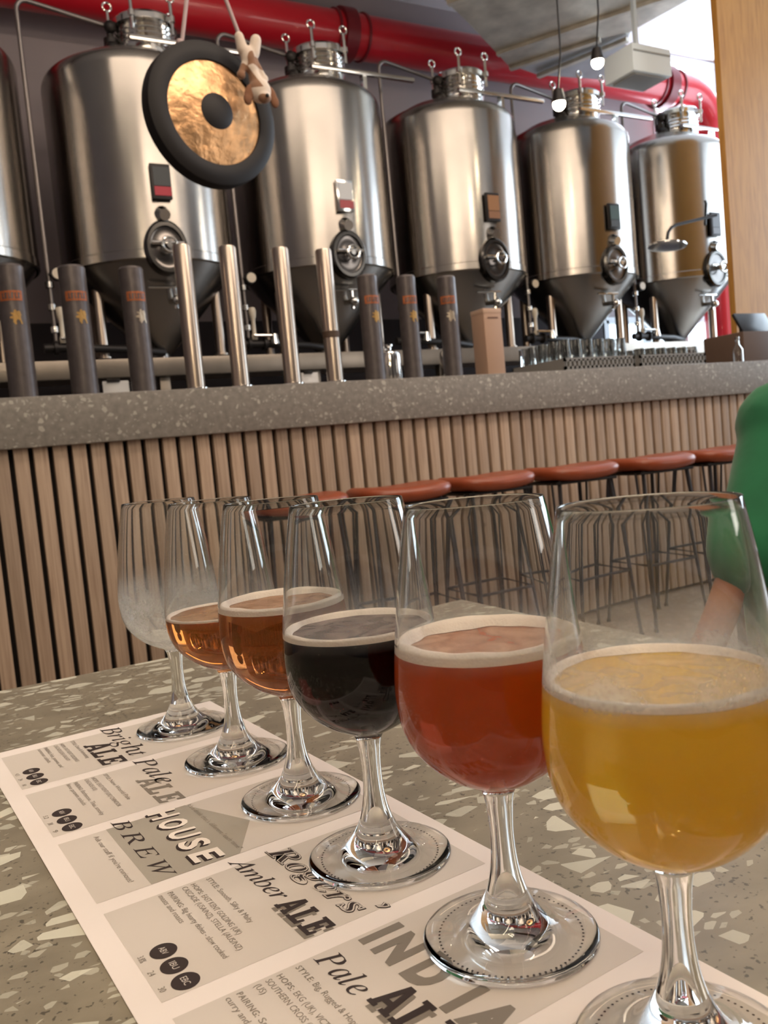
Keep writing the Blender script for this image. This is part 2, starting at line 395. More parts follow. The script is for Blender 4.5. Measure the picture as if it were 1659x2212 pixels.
GLYPHS={'i_B':'-17,0 -15,7 -13,7 0,8 10,13 16,22 21,36 63,192 65,202 66,210 64,217 60,222 52,224 41,226 42,232 128,232 186,220 205,182 191,148 148,126 178,106 188,73 185,52 175,34 160,20 140,9 115,2 86,0;96,129 128,133 151,144 165,161 170,184 159,212 127,221 118,221 112,220 107,218 105,215 103,211 100,205 98,197 94,183 89,162 82,135 82,132 85,130 89,130;77,10 108,15 131,28 146,49 150,76 147,95 137,108 121,116 97,119 88,118 82,118 77,116 75,111 55,36 54,33 53,29 53,25 52,22 54,16 58,13 66,11',
'i_r':'-6,0 23,104 27,120 28,130 27,136 23,139 17,141 6,142 7,148 19,150 30,152 38,154 45,155 55,157 59,158 62,157 62,154 45,90 79,141 104,158 110,157 115,154 118,148 119,141 117,133 113,126 107,122 100,120 95,121 90,124 87,128 85,134 48,79 20,0',
'i_i':'61,197 55,198 49,202 45,207 44,214 45,220 49,226 55,230 61,231 68,230 73,226 77,220 79,214 77,207 74,202 68,198;16,-4 4,1 0,14 0,20 2,27 4,34 6,43 28,121 28,123 29,127 30,130 30,132 29,138 25,141 18,143 9,144 10,149 22,151 32,152 41,154 48,155 58,157 62,158 65,157 65,154 65,153 65,151 65,150 64,148 32,39 30,31 29,26 31,19 36,16 48,23 65,42 70,37 42,6',
'i_g':'32,-77 8,-74 -10,-65 -22,-53 -26,-37 -15,-11 18,12 7,19 3,29 5,35 11,42 29,60 11,76 5,97 7,113 14,128 26,141 40,151 57,157 76,159 89,158 103,153 116,149 123,148 145,148 145,133 122,133 123,126 124,118 122,102 115,87 104,74 89,65 73,59 55,57 48,57 41,58 33,50 30,43 37,35 56,27 79,19 97,9 108,-3 111,-20 109,-36 102,-50 90,-61 74,-70 54,-75;56,64 66,67 75,73 83,83 90,95 94,109 95,125 94,136 89,144 82,149 74,151 64,149 54,143 46,133 39,120 35,106 33,91 39,71;38,-66 75,-57 88,-30 86,-22 82,-16 74,-10 66,-5 56,-1 47,3 35,7 26,9 3,-10 -5,-32 6,-58',
'i_h':'152,-3 139,-1 130,6 124,16 122,30 122,39 123,49 125,62 128,76 136,110 138,120 139,128 140,136 141,142 137,157 125,162 106,155 87,136 71,110 62,86 44,0 12,0 56,208 58,219 59,225 53,237 36,241 33,241 36,255 98,255 85,193 82,180 78,166 75,152 71,138 75,138 104,172 137,183 164,174 173,146 173,139 171,131 169,121 167,109 158,69 156,59 155,50 154,42 154,34 157,22 166,18 176,20 187,26 193,16 172,1',
'i_t':'16,-4 4,0 0,13 1,18 1,22 2,26 3,31 33,141 10,141 11,148 41,163 68,196 76,196 63,152 91,152 89,141 60,141 33,39 31,29 30,22 31,17 36,15 47,21 62,40 67,34 41,5',
'i_P':'-17,0 -15,7 -13,7 0,8 9,12 16,21 21,36 63,192 65,202 66,210 64,217 60,222 52,224 41,226 42,232 134,232 187,219 204,180 201,161 193,145 179,131 160,120 137,113 110,111 80,111 76,110 74,107 54,32 53,30 53,28 53,25 52,23 54,15 59,10 69,8 83,7 81,0;96,121 127,125 149,137 162,157 166,182 164,200 155,213 142,220 122,222 113,221 108,219 103,213 99,202 80,132 80,129 80,126 80,124 82,122 87,121',
'i_a':'25,-4 13,-2 4,5 -1,17 -3,32 0,60 9,88 24,114 45,137 68,153 92,158 108,154 116,140 121,154 146,154 116,45 112,31 111,22 112,19 117,17 126,23 141,40 146,36 120,6 98,-4 87,0 84,11 87,28 95,59 77,31 60,12 43,0;41,16 49,18 58,24 67,32 76,43 85,56 93,71 100,85 105,101 108,115 109,129 105,144 92,149 77,145 62,133 48,113 37,88 32,74 29,61 27,48 27,37 30,21',
'i_l':'16,-4 9,-3 4,1 0,6 -1,13 0,19 1,27 4,37 7,50 49,206 50,212 51,216 50,223 46,227 40,229 29,229 30,235 42,237 52,238 60,239 67,241 77,243 82,243 85,243 86,240 85,237 84,233 31,42 29,31 28,25 29,19 34,17 45,23 61,41 66,36 52,18 39,6 26,-1',
'i_e':'44,-3 25,0 10,10 1,27 -2,49 0,66 5,83 12,99 23,115 36,130 50,142 74,154 98,158 111,157 121,152 127,144 129,133 123,113 104,95 73,80 31,71 29,65 29,59 28,54 28,49 36,22 59,13 84,20 110,41 116,36 99,18 82,6 64,-1;32,79 62,86 84,99 98,116 102,136 99,146 90,149 79,147 68,140 58,129 48,115 39,98',
'i_m':'205,-4 192,1 188,15 189,26 192,39 212,109 214,120 215,127 213,135 206,137 196,135 186,129 174,118 162,105 151,88 140,69 132,53 125,36 119,18 114,0 88,0 118,101 121,117 123,129 120,135 113,137 107,136 98,131 88,124 78,115 67,103 57,89 50,77 43,64 37,50 32,35 20,0 -6,0 25,106 27,114 29,122 30,127 31,132 29,137 25,141 19,143 8,144 10,150 31,152 47,155 52,156 57,157 60,158 61,158 64,157 65,154 65,153 65,151 64,150 64,148 45,89 92,141 132,158 147,153 152,138 149,121 142,92 186,141 224,158 239,153 244,138 244,133 243,126 242,119 239,111 218,33 218,31 217,29 217,27 217,25 218,19 223,17 228,19 234,24 238,27 241,32 245,37 249,43 254,38 230,7',
'i_W':'41,-5 49,197 48,211 43,220 34,224 20,226 21,232 115,232 113,226 110,226 97,225 88,220 84,210 82,193 77,58 161,177 162,198 161,211 156,219 148,224 136,226 134,226 135,232 224,232 222,226 212,225 205,223 200,219 197,213 195,203 194,189 188,60 272,186 282,203 285,216 279,223 261,226 263,232 333,232 332,226 331,226 321,224 312,217 302,206 291,191 160,-5 153,-5 160,155 48,-5',
'i_A':'-42,0 -41,6 -19,12 0,28 18,49 54,91 107,154 178,237 185,237 176,29 178,19 183,12 192,8 206,6 204,0 110,0 112,6 115,6 128,8 136,13 141,23 143,39 144,79 66,79 62,78 58,75 33,45 20,28 16,18 17,12 21,9 29,7 39,6 38,0;72,91 145,91 149,183',
'i_b':'41,-4 23,-2 9,3 1,10 -2,18 -2,21 -1,25 44,202 45,207 46,212 46,215 46,218 45,223 43,226 38,227 31,228 25,228 27,234 38,235 47,236 55,238 61,239 72,242 78,243 81,243 81,240 51,125 78,150 107,158 126,155 140,145 150,129 153,109 151,89 144,69 133,50 119,32 102,17 83,6 62,-2;47,5 66,8 84,20 100,37 112,59 120,83 123,105 121,121 115,132 105,139 93,142 77,138 63,127 51,109 41,83 27,33 25,25 25,19 30,8',
'i_R':'-17,0 -15,7 -13,7 0,8 10,13 16,22 21,36 63,192 65,202 66,210 64,217 60,222 52,224 41,226 42,232 141,232 172,229 194,219 207,203 212,182 195,142 145,118 176,43 183,27 191,15 199,9 210,7 211,7 209,0 157,0 110,114 103,114 95,114 88,115 82,115 76,116 57,44 54,31 53,23 55,15 59,10 66,7 77,6 81,6 79,0;101,125 132,129 155,140 169,158 173,182 161,211 126,221 118,221 112,220 108,217 104,214 101,208 99,199 79,126 84,126 89,125 95,125',
'i_E':'-17,0 -15,7 -14,7 0,8 9,13 16,22 21,37 63,192 65,203 66,210 64,217 60,221 52,224 41,226 42,232 220,232 210,182 204,182 204,183 204,197 201,207 195,214 186,218 173,220 154,221 126,221 117,221 111,219 106,217 103,213 101,207 98,198 80,130 108,130 130,132 144,138 154,148 161,163 167,163 143,81 137,81 138,87 138,94 138,103 136,110 132,114 126,117 118,118 107,119 77,119 56,42 55,36 54,31 53,27 52,24 54,18 58,14 65,12 77,12 100,12 122,13 141,17 157,24 170,34 182,47 193,64 200,64 176,0',
'b_R':'-17,0 -17,8 -7,8 0,10 6,14 11,20 15,30 19,43 57,184 59,189 59,193 60,197 60,200 59,208 55,213 48,216 37,217 37,225 127,225 163,222 188,213 203,197 208,175 203,155 191,138 171,124 143,116 171,31 176,20 182,14 190,10 200,9 200,0 133,0 97,111 87,111 68,41 66,31 65,24 66,17 70,12 78,9 88,8 88,0;99,123 123,127 141,139 153,158 156,182 149,206 127,215 120,214 116,212 113,207 110,199 90,123 92,123 94,123 96,123',
'b_o':'48,-5 27,-1 10,10 -1,27 -5,49 -3,68 3,86 12,104 24,120 38,134 54,145 70,152 88,155 111,151 128,141 139,124 142,101 140,83 135,65 126,47 114,31 100,16 84,5 67,-2;52,7 59,9 67,15 74,25 81,37 87,51 92,66 97,81 100,96 102,109 103,120 99,138 86,144 78,142 71,136 63,127 57,115 50,101 45,86 41,71 37,56 35,42 35,29 39,12',
'b_g':'39,-70 11,-67 -9,-59 -21,-48 -26,-33 -23,-22 -15,-13 -2,-5 16,3 3,14 -1,26 0,34 6,42 15,49 29,57 18,65 10,74 6,83 4,94 7,110 14,124 25,137 40,146 56,153 75,155 100,151 122,138 151,138 149,124 131,124 131,121 132,119 132,116 132,112 129,96 122,82 111,70 96,60 78,54 59,52 50,52 42,53 35,47 33,42 36,36 47,32 56,29 67,25 79,21 91,16 101,10 108,4 114,-6 117,-18 114,-32 106,-45 95,-55 79,-63 60,-68;58,62 67,65 75,71 82,81 87,94 91,108 92,123 89,139 78,144 69,141 61,134 54,124 48,111 44,97 43,82 47,67;42,-58 58,-57 71,-51 78,-43 81,-33 78,-23 69,-16 54,-10 30,-2 10,-15 4,-31 6,-42 15,-51 27,-56',
'b_e':'44,-5 24,-1 8,9 -2,26 -5,49 -3,67 3,86 12,104 25,120 39,134 55,145 71,152 88,155 103,153 115,146 122,137 125,124 119,105 103,87 77,72 39,62 38,53 37,44 39,33 43,25 51,20 61,18 79,25 98,48 107,42 79,7;42,73 57,78 70,86 81,95 90,106 95,118 97,130 96,136 94,140 90,143 86,144 74,139 63,126 51,104',
'b_r':'-7,0 21,105 23,114 25,120 26,125 26,127 22,134 12,136 9,136 8,145 40,149 76,155 57,94 65,109 72,122 79,132 86,140 92,146 98,151 105,154 111,155 125,149 130,132 128,123 124,115 118,110 110,109 101,111 93,119 91,120 90,121 78,112 63,87 55,69 47,49 40,26 33,0',
'b_s':'45,-5 31,-3 14,2 11,3 7,4 1,2 -3,-3 -12,-2 -3,54 6,53 16,18 41,7 55,12 60,26 59,32 57,38 53,45 47,53 34,69 26,81 19,93 15,104 14,114 17,130 27,143 41,152 58,154 72,153 90,149 91,148 93,148 95,148 96,147 102,149 106,153 115,153 107,102 99,103 87,134 67,144 59,143 54,139 50,134 48,128 52,115 62,101 67,94 73,88 78,81 83,75 88,66 92,58 94,50 95,41 93,29 89,18 81,8 71,1 59,-3',
}

# ------------------------------------------------------------------ the setting
def struct(name, bm, mt, loc=(0, 0, 0), parent=None, rot=(0, 0, 0)):
    o = obj(name, bm, mt, parent, loc, rot)
    if parent is None: o['kind'] = 'structure'
    return o
struct('floor', boxb(3.5, 2.5, -.80, 14, 11, .10), FLOORM)
struct('ceiling', boxb(3.5, 2.5, 4.45, 14, 11, .10), CEIL)
bm = bmesh.new()                                  # back wall with the opening of the tall window at its right end
box(bm, 2.2, 7.3, 2.9, 11.4, .16, 3.0)
box(bm, 10.1, 7.3, 2.9, .8, .16, 3.0)
box(bm, 8.8, 7.3, 1.95, 1.8, .16, 1.1)
box(bm, 8.8, 7.3, 4.38, 1.8, .16, .04)
struct('wall_back', bm, WALL)
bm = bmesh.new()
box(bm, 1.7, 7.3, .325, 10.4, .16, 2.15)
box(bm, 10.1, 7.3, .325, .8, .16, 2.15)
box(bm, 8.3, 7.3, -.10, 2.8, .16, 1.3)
struct('wall_shade_1', bm, WALLDK)  # lower back wall coloured dark to stand for shade behind the tanks
struct('wall_left', boxb(-3.45, 2.5, 1.825, .1, 11, 5.15), WALL)
bm = bmesh.new()
for y0, y1, z0, z1 in ((-3, 1.5, -.75, 4.4), (6.2, 7.2, -.75, 4.4), (1.5, 6.2, -.75, .2), (1.5, 6.2, 3.9, 4.4)):
    box(bm, 10.45, (y0+y1)/2, (z0+z1)/2, .1, y1-y0, z1-z0)
struct('wall_right', bm, WALL)
SKY = mat('bright_daylight_pane', (.8, .9, 1), emis=(.78, .90, 1.0), estr=10.0)
SKY2 = mat('bright_daylight_pane_low', (.8, .9, 1), emis=(.80, .93, 1.0), estr=2.2)
WFRAME = mat('window_frame_paint', (.55, .58, .62), rough=.5)
def window(n, x0, x1, z0, z1, y, pane, bars):
    bm = bmesh.new()
    for x in (x0, x1): box(bm, x, y, (z0+z1)/2, .07, .10, z1-z0)
    for z in (z0, z1): box(bm, (x0+x1)/2, y, z, x1-x0, .10, .07)
    for x in bars: box(bm, x, y, (z0+z1)/2, .06, .08, z1-z0)
    w = struct('window_%d' % n, bm, WFRAME)
    obj('pane', boxb((x0+x1)/2, y+.05, (z0+z1)/2, x1-x0, .01, z1-z0), pane, w)
window(1, 7.93, 9.67, 2.5, 4.34, 7.26, SKY, (8.95,))
window(2, 6.95, 9.6, .60, 1.36, 7.26, SKY2, (7.6, 8.2, 8.9))
bm = bmesh.new()                                  # side window in the right wall, out of the picture
for y in (1.5, 3.85, 6.2): box(bm, 10.42, y, 2.05, .08, .07, 3.7)
for z in (.2, 3.9): box(bm, 10.42, 3.85, z, .08, 4.7, .07)
w3 = struct('window_3', bm, WFRAME)
obj('pane', boxb(10.47, 3.85, 2.05, .01, 4.7, 3.7), SKY2, w3)
# honey plywood column behind the right end of the bar
struct('wall_column', boxb(6.285, 4.225, 1.825, 2.0, .05, 5.15), PLY)

# ------------------------------------------------------------------ bar
X0, X1 = -2.0, 7.2
bar = thing('bar_counter', 'long bar front clad in pale upright timber slats with dark gaps', 'bar', (2.6, 3.5, -.75))
def rel(root, x, y, z):
    return Vector((x, y, z))-(root.location-Vector((0, 0, T0)))
bm = bmesh.new(); ox = bar.location
i0 = int(X0/PITCH_SLAT)
for i in range(i0, int(X1/PITCH_SLAT)):
    xc = (i+.5)*PITCH_SLAT
    box(bm, xc, 3.377, -.215, PITCH_SLAT-.0185, .034, 1.03, bev=.002)
sl = obj('slat_cladding', bm, SLAT, bar, loc=-(bar.location-Vector((0, 0, T0))))
obj('backing_board', boxb(2.6, 3.42, -.225, X1-X0, .03, 1.05), mat('black_backing', (.012, .009, .008), rough=.9), bar, loc=-(bar.location-Vector((0, 0, T0))))
obj('bar_body', boxb(2.6, 3.75, -.225, X1-X0, .62, 1.04), WALLDK, bar, loc=-(bar.location-Vector((0, 0, T0))))
ct = obj('countertop', boxb(2.6, 3.70, .391, X1-X0, .74, .182, bev=.006), BARM)
tag(ct, 'thick grey speckled terrazzo slab along the top of the slatted bar', 'countertop')

# ------------------------------------------------------------------ bar stools
def make_stool(loc, rot, label):
    t = thing('bar_stool', label, 'stool', loc, (0, 0, rot), 'tan leather stools along the bar')
    H = .775                                     # seat top above floor
    bm = bmesh.new()
    n = 40; rings = []
    prof = [(0, 0.0), (.55, .004), (.86, .002), (.965, -.010), (1.0, -.024), (.97, -.044), (.80, -.054), (0, -.056)]
    for f, dz in prof:
        if f == 0: rings.append([bm.verts.new((0, 0, H+dz-.004))]); continue
        R = []
        for k in range(n):
            a = 2*PI*k/n; c, s = math.cos(a), math.sin(a)
            e = 2/3.2
            x = .198*f*math.copysign(abs(c)**e, c); y = .185*f*math.copysign(abs(s)**e, s)
            R.append(bm.verts.new((x, y, H+dz+.016*(abs(x)/.198)**2*(1 if dz > -.03 else .8)-.006)))
        rings.append(R)
    for A, B in zip(rings, rings[1:]):
        for k in range(n):
            q = []
            for v in (A[0] if len(A) == 1 else A[k], A[0] if len(A) == 1 else A[(k+1) % n], B[0] if len(B) == 1 else B[(k+1) % n], B[0] if len(B) == 1 else B[k]):
                if v not in q: q.append(v)
            if len(q) > 2: bm.faces.new(q)
    obj('seat', bm, LEATHER, t, smooth=60)
    obj('seat_plate', boxb(0, 0, H-.066, .32, .26, .012, bev=.003), DARKM, t)
    zr = .295; rg = .145
    for sx in (-1, 1):
        for sy in (-1, 1):
            top = Vector((sx*.13, sy*.11, H-.055)); mid = Vector((sx*rg, sy*rg*.98, zr)); foot = Vector((sx*.182, sy*.18, .004))
            obj('leg', tubeb([top, top.lerp(foot, .5), foot], .0088, 8), WIRE, t)
            # second rod of the hairpin leg
            top2 = Vector((sx*.158, sy*.092, H-.062))
            obj('hairpin_rod', tubeb([top2, foot+Vector((0, 0, .004))], .0055, 8), WIRE, t)
            obj('foot_cap', latheb([(0, 0), (.012, 0), (.012, .012), (.006, .016)], 12, c=(foot.x, foot.y, 0)), DARKM, t)
    f = (H-.055-zr)/(H-.059)
    cr = [(sx*(.13+.06*f), sy*(.11+.07*f), zr) for sx, sy in ((-1, -1), (1, -1), (1, 1), (-1, 1))]
    obj('foot_ring', tubeb(cr, .0065, 8, closed=True), WIRE, t)
    return t
ST = [(1.28, 3.06), (1.72, 3.02), (2.15, 3.03), (2.59, 2.99), (3.03, 2.95), (3.47, 2.95), (3.91, 2.95)]
SL = ['leftmost tan leather bar stool, behind the third glass, only a strip of its seat showing',
      'tan leather bar stool behind the dark beer glass, its seat end above the rim',
      'tan leather bar stool right above the rim of the red-brown beer glass',
      'tan leather bar stool between the rims of the two nearest glasses',
      'tan leather bar stool seen above and through the pale yellow beer glass',
      'tan leather bar stool with its seat partly hidden by the green sleeve',
      'tan leather bar stool farthest right, behind the person in green']
for (x, y), l in zip(ST, SL): make_stool((x, y, -.75), random.uniform(-.06, .06)-.05, l)

# ------------------------------------------------------------------ brewhouse platform
pf = thing('platform_beam', 'long dull steel channel the tank legs stand on, behind the bar', 'beam', (3.2, 5.8, -.75))
o = -(pf.location-Vector((0, 0, T0)))
BEAMM = mat('dull_channel_steel', (.26, .225, .19), rough=.34, metal=.8, noise=.2, nscale=4)
obj('channel', boxb(3.0, 5.95, .86, 9.6, .36, .12, bev=.006), BEAMM, pf, loc=o)
for k in range(16):
    x = -1.2+.56*k
    obj('post', boxb(x, 5.86, .02, .07, .07, 1.56, bev=.003), BEAMM, pf, loc=o)
obj('deck_plate', boxb(3.0, 6.55, .90, 9.6, .84, .03), DARKM, pf, loc=o)

# ------------------------------------------------------------------ fermentation tanks
TANK_Y = 5.96
MANW = mat('manway_ring_steel', (.10, .095, .09), rough=.22, metal=1)
DULL = mat('dull_pipe_steel', (.20, .18, .175), rough=.4, metal=.9)
def make_tank(cx, cy, label, sign):
    t = thing('fermentation_tank', label, 'tank', (cx, cy, .92), group=None)
    z = lambda v: v-.92
    R = .572
    prof = [(R, z(1.53)), (R, z(2.70))]
    for k in range(1, 13):                       # knuckle and dished top
        a = PI/2*k/12
        prof.append((R-.11+.11*math.cos(a), z(2.70)+.11*math.sin(a)))
    prof += [(.36, z(2.88)), (.2, z(2.94)), (0, z(2.96))]
    shell = obj('shell', latheb(prof, 96), STEEL, t)
    obj('weld_band', latheb([(R, z(1.555)), (R+.004, z(1.55)), (R+.004, z(1.50)), (R-.01, z(1.49))], 96), STEEL, t)
    obj('cone', latheb([(R-.002, z(1.52)), (R-.02, z(1.49)), (.10, z(.98)), (.075, z(.965)), (.075, z(.925)), (0, z(.925))], 96), STEELC, t)
    # top manway neck with ribbed clamp ring
    hx, hy = .11, -.10
    rib = [(0, 0), (.185, 0)]
    hp = [(.19, z(2.86)), (.19, z(2.95))]+[(.19+.008*(q % 2), z(2.96+.016*q)) for q in range(9)]+[(.212, z(3.10)), (.212, z(3.135)), (.195, z(3.155)), (.06, z(3.17)), (0, z(3.17))]
    obj('top_hatch', latheb(hp, 64, c=(hx, hy, 0)), CHROME, t)
    for k in range(5):
        a = 2*PI*k/5+.35
        px, py = hx+.225*math.cos(a), hy+.225*math.sin(a)
        bm = bmesh.new(); cyl(bm, (px, py, z(3.02)), (px, py, z(3.23)), .011, 10); cyl(bm, (px, py, z(3.10)), (px, py, z(3.135)), .022, 12)
        b = obj('hatch_bolt', bm, CHROME, t)
        bm = bmesh.new(); rg = [(px+.028*math.cos(q*PI/8), py, z(3.258)+.028*math.sin(q*PI/8)) for q in range(16)]
        tube(bm, rg, .007, 8, closed=True); obj('ring_nut', bm, CHROME, b)
    if sign: obj('lifting_rail', boxb(.38, -.30, z(2.955), .86, .035, .028, bev=.004), CHROME, t)
    for k in range(2 if sign else 0):
        obj('rail_bracket', boxb(.10+.28*k, -.28, z(2.89), .03, .05, .13), CHROME, t)
    # pressure valve beside the hatch
    bm = bmesh.new(); cyl(bm, (-.12, -.1, z(2.84)), (-.12, -.1, z(3.12)), .022, 14); cyl(bm, (-.12, -.1, z(2.97)), (-.12, -.1, z(3.02)), .045, 16)
    s = bmesh.ops.create_uvsphere(bm, u_segments=16, v_segments=10, radius=.052)['verts']; bmesh.ops.translate(bm, vec=(-.12, -.13, z(2.94)), verts=s)
    s = bmesh.ops.create_uvsphere(bm, u_segments=16, v_segments=10, radius=.040)['verts']; bmesh.ops.translate(bm, vec=(-.12, -.12, z(3.09)), verts=s)
    obj('pressure_valve', bm, DARKM, t)
    # wash pipe: from the valve left and down between the tanks
    wx = -.70
    pts = [(-.12, -.1, z(3.10)), (wx+.10, -.18, z(3.14))]+[(wx+.06-.06*math.sin(q*PI/8), -.19, z(3.08)+.06*math.cos(q*PI/8)) for q in range(5)]+[(wx, -.2, z(1.0))]
    wp = obj('wash_pipe', tubeb(pts, .014, 12), DULL, t)
    bm = bmesh.new(); cyl(bm, (wx+.05, -.205, z(1.46)), (wx+.05, -.245, z(1.46)), .040, 20); cyl(bm, (wx, -.2, z(1.46)), (wx+.05, -.21, z(1.46)), .014, 10)
    g = obj('gauge', bm, DARKM, wp)
    obj('gauge_face', latheb([(0, 0), (.034, 0), (.034, .003), (0, .003)], 20, c=(wx+.05, -.247, z(1.46)), M=Matrix.Rotation(PI/2, 4, 'X')), CREAM, g)
    for zz in (1.38, 1.24, 1.10):
        bm = bmesh.new(); cyl(bm, (wx, -.2, z(zz)), (wx, -.2, z(zz+.035)), .026, 12)
        obj('pipe_clamp', bm, CHROME, wp)
    # front manway
    my, mz = -R-.005, z(1.555)
    M = Matrix.Rotation(PI/2, 4, 'X') @ Matrix.Scale(.90, 4, (1, 0, 0)) @ Matrix.Scale(1.12, 4, (0, 1, 0))
    mw = obj('manway_ring', latheb([(.112, -.05), (.150, -.045), (.152, .012), (.138, .026), (.118, .026), (.112, .01)], 48, c=(-.04, my, mz), M=M), MANW, t)
    obj('manway_door', latheb([(0, .020), (.05, .014), (.095, .004), (.118, .010), (.118, -.02), (0, -.03)], 48, c=(-.04, my-.004, mz), M=M), mat('manway_dark_steel', (.13, .12, .115), rough=.2, metal=1) if 'manway_dark_steel' not in bpy.data.materials else bpy.data.materials['manway_dark_steel'], t)
    bm = bmesh.new(); cyl(bm, (-.14, my-.045, mz+.02), (.06, my-.045, mz+.02), .012, 10); cyl(bm, (-.04, my-.02, mz), (-.04, my-.085, mz), .018, 12)
    tube(bm, [(-.04+.045*math.cos(q*PI/8), my-.085, mz+.045*math.sin(q*PI/8)) for q in range(16)], .009, 8, closed=True)
    obj('manway_handle', bm, CHROME, mw)
    bm = bmesh.new(); cyl(bm, (-.04, my+.01, mz+.21), (-.04, my-.05, mz+.19), .05, 20, r2=.035)
    obj('lamp_port', bm, CHROME, t)
    # sign holder above the manway
    sh = obj('sign_holder', boxb(-.035, -R-.022, z(1.955), .125, .022, .215, bev=.003), DARKM if sign != 2 else CHROME, t)
    cols = sign_mats[sign]
    obj('sign_face', boxb(-.03, -R-.035, z(1.985), .105, .004, .115), cols[0], sh)
    obj('sign_band', boxb(-.03, -R-.035, z(1.895), .105, .005, .055), cols[1], sh)
    # sample rod and valve on the cone
    bm = bmesh.new(); cyl(bm, (-.15, -.46, z(1.335)), (.07, -.47, z(1.335)), .009, 10)
    obj('sample_rod', bm, CHROME, t)
    bm = bmesh.new(); cyl(bm, (.02, -.32, z(1.27)), (.02, -.50, z(1.25)), .020, 14); cyl(bm, (.02, -.46, z(1.20)), (.02, -.46, z(1.33)), .013, 10)
    s = bmesh.ops.create_uvsphere(bm, u_segments=14, v_segments=10, radius=.033)['verts']; bmesh.ops.translate(bm, vec=(.02, -.49, z(1.25)), verts=s)
    obj('sample_valve', bm, CHROME, t)
    for sx, sy in ((-.40, -.13), (.40, -.13), (-.33, .33), (.33, .33)):
        obj('leg', latheb([(0, z(.935)), (.05, z(.935)), (.05, z(.945)), (.036, z(.95)), (.036, z(1.62)), (0, z(1.62))], 20, c=(sx, sy, 0)), TUBE, t)
    # bottom outlet with cream handled butterfly valve in the gap to the left
    bx = -.66
    bm = bmesh.new(); tube(bm, [(0, 0, z(.97)), (0, -.1, z(.97)), (-.25, -.2, z(.985)), (bx+.02, -.22, z(1.0))], .026, 12)
    for q in (-.06, .06): cyl(bm, (bx+q, -.22, z(1.0)), (bx+q+.02, -.22, z(1.0)), .046, 16)
    cyl(bm, (bx-.12, -.22, z(1.0)), (bx+.12, -.22, z(1.0)), .028, 14)
    ou = obj('outlet_pipe', bm, DARKM, t)
    bm = bmesh.new(); lathe(bm, [(0, 0), (.020, 0), (.022, .03), (.014, .05), (.014, .14), (.024, .17), (.026, .20), (.020, .225), (0, .23)], 16, c=(bx, -.22, z(1.03)))
    obj('valve_handle', bm, CREAM, ou)
    bm = bmesh.new(); cyl(bm, (bx-.02, -.26, z(1.055)), (bx+.15, -.27, z(1.05)), .010, 10); cyl(bm, (bx+.13, -.27, z(.99)), (bx+.13, -.27, z(1.06)), .034, 14, r2=.02)
    obj('side_lever', bm, CHROME, ou)
    return t
S = lambda n, c: mat(n, c, rough=.5)
sign_mats = [(S('sign_black', (.03, .035, .04)), S('sign_red', (.38, .01, .03))), (S('sign_black_b', (.03, .035, .04)), S('sign_red_b', (.38, .01, .03))),
             (S('sign_pale', (.55, .56, .58)), S('sign_dull_red', (.35, .06, .07))), (S('sign_brown', (.28, .13, .05)), S('sign_brown_b', (.24, .11, .05))),
             (S('sign_green_black', (.02, .05, .04)), S('sign_black_c', (.03, .03, .03))), (S('sign_grey', (.10, .10, .11)), S('sign_grey_b', (.12, .12, .13)))]
TL = ['tall steel fermentation tank cut by the left edge of the photo', 'tall steel fermentation tank behind the hanging gong, with a black and red sign',
      'tall steel fermentation tank just right of the gong, with a pale and red sign', 'tall steel fermentation tank with a plain brown sign, behind the tan square bar tower',
      'tall steel fermentation tank with a small dark green sign above its manway', 'rightmost steel fermentation tank, half hidden by the honey wood column']
for k in range(6): make_tank(.33+1.3*k, 5.96+.04*k, TL[k], k)

# ------------------------------------------------------------------ big red pipe, ducts, lamps up high
rp = thing('red_pipe', 'thick glossy red pipe running above the tanks and bending down at the right', 'pipe', (3.5, 6.85, 3.82))
def R3(x, y, z): return (x-3.5, y-6.85, z-3.82)
pr = .185
path = [R3(-2.5, 6.85, 3.80), R3(2, 6.85, 3.80), R3(7.95, 6.85, 3.80)]
path += [R3(7.95+.42*math.sin(q*PI/16), 6.85, 3.38+.42*math.cos(q*PI/16)) for q in range(1, 9)]
path += [R3(8.37, 6.85, 2.6), R3(8.37, 6.85, .93)]
obj('pipe_run', tubeb(path, pr, 40), RED, rp)
REDD = mat('dark_red_coupling', (.16, .006, .012), rough=.45)
for x in (3.78, 7.66):
    bm = bmesh.new(); cyl(bm, R3(x-.06, 6.85, 3.80), R3(x+.06, 6.85, 3.80), pr+.035, 40); cyl(bm, R3(x-.12, 6.85, 3.80), R3(x-.10, 6.85, 3.80), pr+.015, 40); cyl(bm, R3(x+.16, 6.85, 3.80), R3(x+.18, 6.85, 3.80), pr+.015, 40)
    obj('coupling', bm, REDD, rp)

